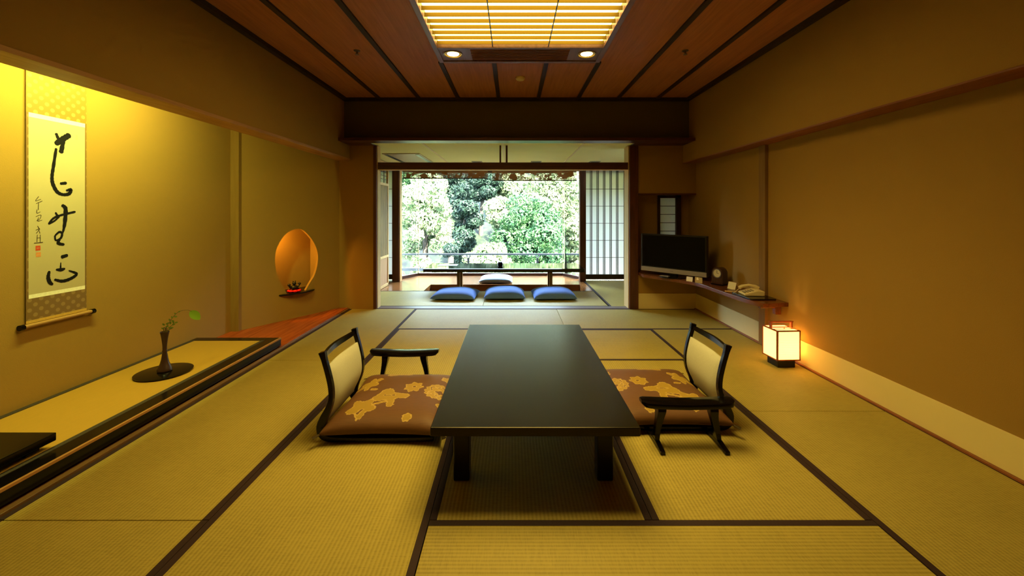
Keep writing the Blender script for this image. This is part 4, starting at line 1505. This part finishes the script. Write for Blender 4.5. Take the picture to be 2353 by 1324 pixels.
def zabuton(label, x0, y0, z0, mir, rz=0.0):
    w_, d_, h = 0.66, 0.75, 0.105
    vs_, fs = pillow(w_, d_, h, 110, 6, 0.075)
    vs_ = [(p[0] * mir, p[1], p[2]) for p in vs_]
    me = bpy.data.meshes.new('floor_cushion')
    me.from_pydata(vs_, [], fs)
    at = me.attributes.new('motif', 'FLOAT', 'POINT')
    at.data.foreach_set('value', [motif(p[0] * mir + 0.32, p[1] + 0.345) if p[2] > h * 0.29 else 1.0 for p in vs_])
    me.materials.append(ZAB)
    bm = bmesh.new()
    bm.from_mesh(me)
    bmesh.ops.remove_doubles(bm, verts=bm.verts, dist=1e-5)
    bmesh.ops.recalc_face_normals(bm, faces=bm.faces)
    bm.to_mesh(me)
    bm.free()
    for p in me.polygons:
        p.use_smooth = True
    o = bpy.data.objects.new('floor_cushion', me)
    o.location = (x0, y0, z0)
    o.rotation_euler = (0, 0, rz)
    col.objects.link(o)
    tag(o, label, 'cushion', 'brown patterned seat cushions')
    # tassels at the corners
    for sx_ in (-1, 1):
        for sy_ in (-1, 1):
            q = MB()
            c = (sx_ * w_ / 2 * 0.97, sy_ * d_ / 2 * 0.97, h * 0.28)
            for k in range(7):
                a_ = math.atan2(sy_, sx_) + (k - 3) * 0.10
                q.tube([c, (c[0] + 0.02 * math.cos(a_), c[1] + 0.02 * math.sin(a_), c[2] - 0.001), (c[0] + 0.042 * math.cos(a_), c[1] + 0.042 * math.sin(a_), c[2] - 0.008)], [0.004, 0.003, 0.002], 5)
            q.build('tassel', M('tassel_thread', lin(72, 60, 36), 0.8, 0.2, 0.3), o, local=True)
    return o


zabuton('brown cushion with gold flower patterns on the left chair', -0.712, 2.575, 0.034, 1)
zabuton('brown cushion with gold flower patterns on the right chair, partly behind the elbow support', 0.915, 2.675, 0.034, -1)


# ------------------------------------------------------------------ elbow supports
def elbow_support(label, loc, rz=0.0):
    t = thing('elbow_support', label, 'armrest', loc, rz, 'black elbow supports')
    q = MB()
    Lh, k = 0.25, 28
    vs_ = []
    for i in range(k + 1):
        s = 2 * i / k - 1
        x = Lh * s
        e_ = (max(0, 1 - abs(s) ** 14)) ** 0.5
        hw = 0.026 + 0.026 * e_
        zt = 0.240 - 0.012 * (1 - s * s) * 0.5 + 0.004 * abs(s)
        th = 0.020 + 0.018 * e_
        ring = []
        for j in range(12):
            a_ = 2 * math.pi * j / 12
            ca, sa = math.cos(a_), math.sin(a_)
            ring.append((x, hw * (abs(ca) ** 0.6) * (1 if ca > 0 else -1), zt - th / 2 + th / 2 * (abs(sa) ** 0.6) * (1 if sa > 0 else -1)))
        vs_ += ring
    fs = []
    for i in range(k):
        for j in range(12):
            fs.append((12 * i + j, 12 * i + (j + 1) % 12, 12 * i + 12 + (j + 1) % 12, 12 * i + 12 + j))
    q.add(vs_, fs + [list(range(12))[::-1], [12 * k + j for j in range(12)]])
    q.build('arm_top', LACQ, t, local=True, smooth=True)
    for sg in (-1, 1):
        x = sg * 0.165
        q = MB()
        out = []
        for i in range(9):
            s = i / 8
            hw = 0.030 - 0.014 * math.sin(math.pi * min(1, s * 1.1)) if s < 0.9 else 0.024
            out.append((hw, 0.012 + 0.195 * s, x + sg * (-0.012 + 0.014 * math.cos(s * 3))))
        vs_ = []
        for hw, z, xc in out:
            tx = 0.010 + 0.013 * z / 0.2
            vs_ += [(xc - tx, -hw, z), (xc + tx, -hw, z), (xc + tx, hw, z), (xc - tx, hw, z)]
        fs = [(4 * i + j, 4 * i + (j + 1) % 4, 4 * i + 4 + (j + 1) % 4, 4 * i + 4 + j) for i in range(8) for j in range(4)]
        q.add(vs_, fs + [(0, 3, 2, 1), (32, 33, 34, 35)])
        lg_ = q.build('leg', LACQ, t, local=True, bevel=0.002)
        fx = out[0][2]
        q = MB()
        q.prism([(-0.11, 0.0), (-0.085, 0.0), (-0.07, 0.008), (0.07, 0.008), (0.085, 0.0), (0.11, 0.0), (0.11, 0.016), (0.03, 0.03), (-0.03, 0.03), (-0.11, 0.016)], 'x', fx - 0.013, fx + 0.013)
        q.build('foot', LACQ, lg_, local=True, bevel=0.002)
    return t


elbow_support('black lacquer elbow support standing behind the left chair cushion', (-0.795, 3.035, 0.002))
elbow_support('black lacquer elbow support standing in front of the right chair', (0.945, 2.235, 0.002))

# ------------------------------------------------------------------ sunroom furniture
t = thing('sunroom_table', 'long dark low table over the sunken leg well in the sunroom', 'table', (-0.14, 6.85, -0.48))
MB().box(-1.415, 1.14, 6.48, 7.20, 0.306, 0.362).build('table_top', M('sunroom_table_lacquer', lin(16, 12, 10), 0.06, 0.5, 0.1), t, bevel=0.012, seg=3)
for x in (-0.875, 0.62):
    for y in (6.66, 7.00):
        MB().box(x - 0.024, x + 0.024, y - 0.024, y + 0.024, -0.48, 0.306).build('leg', POST_MID, t, bevel=0.003)
b = MB().lathe([(0.030, 0), (0.044, 0.012), (0.048, 0.035), (0.044, 0.058), (0.034, 0.068), (0.036, 0.074), (0.020, 0.078), (0.008, 0.084)], (-0.205, 6.80, 0.362), 28)
tag(b.build('lidded_pot', LACQ, smooth=True), 'small dark lidded pot on the sunroom table', 'pot')
b = MB().box(-1.25, -0.93, 6.84, 7.03, 0.362, 0.366)
tag(b.build('table_sheet', M('pale_sheet', lin(150, 190, 190), 0.5, 0.3, 0.05)), 'flat pale blue-green sheet lying on the left of the sunroom table', 'sheet')


def blue_cushion(label, loc, w_, d_, h, m, rz=0.0, group='blue floor cushions in front of the sunroom table'):
    vs_, fs = pillow(w_, d_, h, 36, 3.2, 0.03, 0.22)
    o = MB().add(vs_, fs).build('blue_cushion', m, smooth=True)
    o.location = loc
    o.rotation_euler = (0, 0, rz)
    return tag(o, label, 'cushion', group)


blue_cushion('leftmost of the three blue cushions before the sunroom table', (-0.84, 6.10, 0.002), 0.64, 0.60, 0.125, BLUEC, R(-3))
blue_cushion('middle of the three blue cushions before the sunroom table', (-0.12, 6.12, 0.002), 0.60, 0.60, 0.14, BLUEC, R(1))
blue_cushion('rightmost of the three blue cushions before the sunroom table', (0.60, 6.11, 0.002), 0.62, 0.60, 0.13, BLUEC, R(2))
blue_cushion('pale blue cushion on the far side of the sunroom table by the window', (-0.30, 7.48, 0.002), 0.60, 0.56, 0.11, PALEC, 0, 'cushion by the window')

# ------------------------------------------------------------------ outside: railing, slope, trees
RAILM = M('railing_paint', (0.003, 0.004, 0.005, 1), 0.3, 0.35, 0.1)
t = thing('balcony_railing', 'dark balcony railing across the view outside the big window', 'railing', (0, 9.2, -1.0))
MB().box(-5, 4, 9.17, 9.25, 0.295, 0.33).build('top_rail', RAILM, t, bevel=0.01)
MB().box(-5, 4, 9.18, 9.22, -0.06, 0.0).build('lower_rail', RAILM, t)
for x in (-3.0, -0.99, 0.555, 2.1):
    q = MB().box(x - 0.022, x + 0.022, 9.18, 9.225, -1.2, 0.22)
    for sg in (-1, 1):
        q.tube([(x, 9.2, 0.20), (x + sg * 0.045, 9.2, 0.295)], 0.012, 8)
    q.build('post', RAILM, t)
b = MB().box(-8, 8, 8.22, 9.4, -1.4, -1.2)
struct('floor_balcony', b, M('balcony_deck', lin(120, 108, 92), 0.8, 0.2, 0.1))
SOIL = leaf_mat('slope_growth', (0.0006, 0.0008, 0.0006, 1), (0.005, 0.009, 0.0025, 1), 0.0)
ng = 40
vs_, fs = [], []
for i in range(ng + 1):
    for j in range(ng + 1):
        x, y = -40 + 80 * i / ng, 9.4 + 60 * j / ng
        z = -6 + max(0, y - 17) * 0.55 + max(0, y - 31) * 0.16 + 0.5 * math.sin(x * 0.7 + y * 0.4)
        vs_.append((x, y, z))
for i in range(ng):
    for j in range(ng):
        a_ = i * (ng + 1) + j
        fs.append((a_, a_ + ng + 1, a_ + ng + 2, a_ + 1))
hill = MB().add(vs_, fs)
o = hill.build('hillside', SOIL, smooth=True)
o['kind'] = 'structure'

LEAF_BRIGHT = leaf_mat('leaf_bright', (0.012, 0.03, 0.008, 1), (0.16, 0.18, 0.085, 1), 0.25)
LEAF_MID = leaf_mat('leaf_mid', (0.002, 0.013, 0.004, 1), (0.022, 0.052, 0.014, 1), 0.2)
LEAF_SHADED = leaf_mat('leaf_shaded', (0.001, 0.0045, 0.0025, 1), (0.005, 0.013, 0.006, 1), 0.15)  # leaf green with the shade of the dark trees put into it
BARK = wood('bark', (0.008, 0.006, 0.004, 1), (0.03, 0.024, 0.018, 1), 0.9, 'z', 0.1)
rng = np.random.default_rng(11)


def foliage(lumps, nleaf, size):
    """Leaf cards strewn over the shells of a set of lumps (centre, radii)."""
    tot = sum(r_[0] * r_[2] for _, r_ in lumps)
    V, F = [], []
    for c, r_ in lumps:
        n_ = int(nleaf * r_[0] * r_[2] / tot)
        d = rng.normal(size=(n_, 3))
        d /= np.linalg.norm(d, axis=1)[:, None]
        rad = rng.uniform(0.72, 1.06, n_) ** 0.8
        P_ = np.array(c) + d * np.array(r_) * rad[:, None]
        nrm = d + rng.normal(scale=0.55, size=(n_, 3))
        nrm /= np.linalg.norm(nrm, axis=1)[:, None]
        rnd = rng.normal(size=(n_, 3))
        a = np.cross(nrm, rnd)
        a /= np.linalg.norm(a, axis=1)[:, None]
        e = np.cross(nrm, a)
        s = size * rng.uniform(0.6, 1.3, n_)[:, None]
        base = len(V)
        q = np.stack([P_ - a * s, P_ - e * s * 0.5 - nrm * s * 0.1, P_ + a * s, P_ + e * s * 0.5 - nrm * s * 0.1], 1).reshape(-1, 3)
        V.extend(map(tuple, q))
        F.extend([(base + 4 * k, base + 4 * k + 1, base + 4 * k + 2, base + 4 * k + 3) for k in range(n_)])
    return V, F


def tree(name, label, cat, base, crown, lm, nl, size, lump_n, lump_r, group=None, trunk=True):
    t = thing(name, label, cat, base, 0, group)
    (cx, cy, cz), (rx, ry, rz) = crown
    lumps = []
    for k in range(lump_n):
        d = rng.normal(size=3)
        d /= np.linalg.norm(d)
        rr_ = rng.uniform(0.25, 0.95) ** 0.6
        lr = lump_r * rng.uniform(0.6, 1.25)
        lumps.append(((cx + d[0] * rx * rr_, cy + d[1] * ry * rr_, cz + d[2] * rz * rr_), (lr, lr, lr * 0.75)))
    V, F = foliage(lumps, nl, size)
    o_ = origin(t)
    me = bpy.data.meshes.new('leaf_crown')
    me.from_pydata([(v[0] - o_.x, v[1] - o_.y, v[2] - o_.z) for v in V], [], F)
    me.materials.append(lm)
    f = bpy.data.objects.new('leaf_crown', me)
    col.objects.link(f)
    f.parent = t
    if trunk:
        q = MB()
        q.tube([base, (base[0] + 0.05, base[1], (base[2] + cz) / 2), (cx, cy, cz), (cx + 0.1, cy, cz + rz * 0.7)], [0.17, 0.14, 0.09, 0.03], 10)
        for l_ in lumps[:9]:
            q.tube([(cx, cy, cz - rz * 0.4), ((cx + l_[0][0]) / 2, (cy + l_[0][1]) / 2, (cz + l_[0][2]) / 2 - 0.1), l_[0]], [0.07, 0.045, 0.02], 7)
        q.build('trunk', BARK, t, smooth=True)
    return t


gz = lambda x, y: -6 + max(0, y - 17) * 0.55
G = 'trees on the slope'
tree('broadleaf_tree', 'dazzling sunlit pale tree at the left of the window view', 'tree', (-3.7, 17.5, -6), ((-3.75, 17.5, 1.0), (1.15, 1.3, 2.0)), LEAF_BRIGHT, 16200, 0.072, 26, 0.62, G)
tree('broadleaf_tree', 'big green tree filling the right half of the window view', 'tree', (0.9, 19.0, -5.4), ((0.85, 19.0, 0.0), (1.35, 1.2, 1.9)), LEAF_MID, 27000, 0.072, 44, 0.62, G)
tree('conifer', 'dark shaded evergreen in the middle gap of the window view, before the trunks', 'tree', (-3.0, 24.5, -2.4), ((-2.9, 24.5, 0.2), (0.8, 0.8, 2.4)), LEAF_SHADED, 12600, 0.094, 26, 0.6, G)
tree('conifer', 'tall dark evergreen behind the pale left tree at the top of the view', 'tree', (-4.4, 30, 1), ((-4.4, 30, 3.6), (2.0, 1.2, 2.4)), LEAF_SHADED, 16200, 0.101, 34, 0.8, G)
tree('conifer', 'dark evergreen with bare lower trunk left of the big green tree', 'tree', (-2.15, 27.5, -1), ((-1.9, 27.5, 3.2), (1.1, 1.0, 1.0)), LEAF_SHADED, 10800, 0.094, 20, 0.6, G)
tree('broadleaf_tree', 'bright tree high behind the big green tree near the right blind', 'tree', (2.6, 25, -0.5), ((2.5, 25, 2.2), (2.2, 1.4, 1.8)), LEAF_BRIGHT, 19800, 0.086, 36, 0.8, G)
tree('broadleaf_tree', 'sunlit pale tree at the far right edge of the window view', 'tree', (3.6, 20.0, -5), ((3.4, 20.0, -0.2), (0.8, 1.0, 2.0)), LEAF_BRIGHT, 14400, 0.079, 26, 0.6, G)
tree('broadleaf_tree', 'pale tree high on the slope above the middle gap, left of the blinds gap', 'tree', (0.0, 29, 1.0), ((-0.2, 29, 3.5), (1.3, 1.2, 1.3)), LEAF_BRIGHT, 14400, 0.094, 26, 0.75, G)
tree('broadleaf_tree', 'pale leaning tree between the dark gap and the big green tree', 'tree', (-0.9, 21.5, -3), ((-0.55, 21.5, 1.2), (0.55, 0.8, 1.1)), LEAF_BRIGHT, 10800, 0.079, 18, 0.5, G)
tree('broadleaf_tree', 'green tree high on the slope at the far left of the view', 'tree', (-8.2, 32, 0), ((-8.0, 32, 3.2), (1.7, 1.2, 3.2)), LEAF_MID, 16200, 0.101, 34, 0.9, G)
GB = 'bushes below the railing'
tree('bush', 'bright pale bush spreading below the pale left tree', 'bush', (-3.3, 14.6, -6), ((-3.0, 14.6, -1.25), (1.7, 0.7, 1.0)), LEAF_BRIGHT, 10800, 0.065, 26, 0.42, GB)
tree('bush', 'sunlit bush in the middle of the view in front of the dark gap', 'bush', (-0.9, 16.8, -6), ((-0.85, 16.8, -0.9), (0.9, 0.7, 0.75)), LEAF_BRIGHT, 10800, 0.065, 22, 0.45, GB)
tree('bush', 'small dark bush among the pale foliage left of the middle', 'bush', (-2.1, 12.9, -6), ((-1.93, 12.9, 0.0), (0.20, 0.2, 0.18)), LEAF_SHADED, 2700, 0.050, 7, 0.18, GB)
tree('bush', 'low green bush behind the railing below the big green tree', 'bush', (0.5, 14.2, -6), ((0.5, 14.2, -1.45), (1.3, 0.6, 0.7)), LEAF_MID, 10800, 0.058, 24, 0.42, GB)
tree('bush', 'low bright bush at the right end behind the railing', 'bush', (2.6, 13.6, -6), ((2.5, 13.6, -1.2), (0.8, 0.6, 0.8)), LEAF_BRIGHT, 8100, 0.058, 18, 0.38, GB)
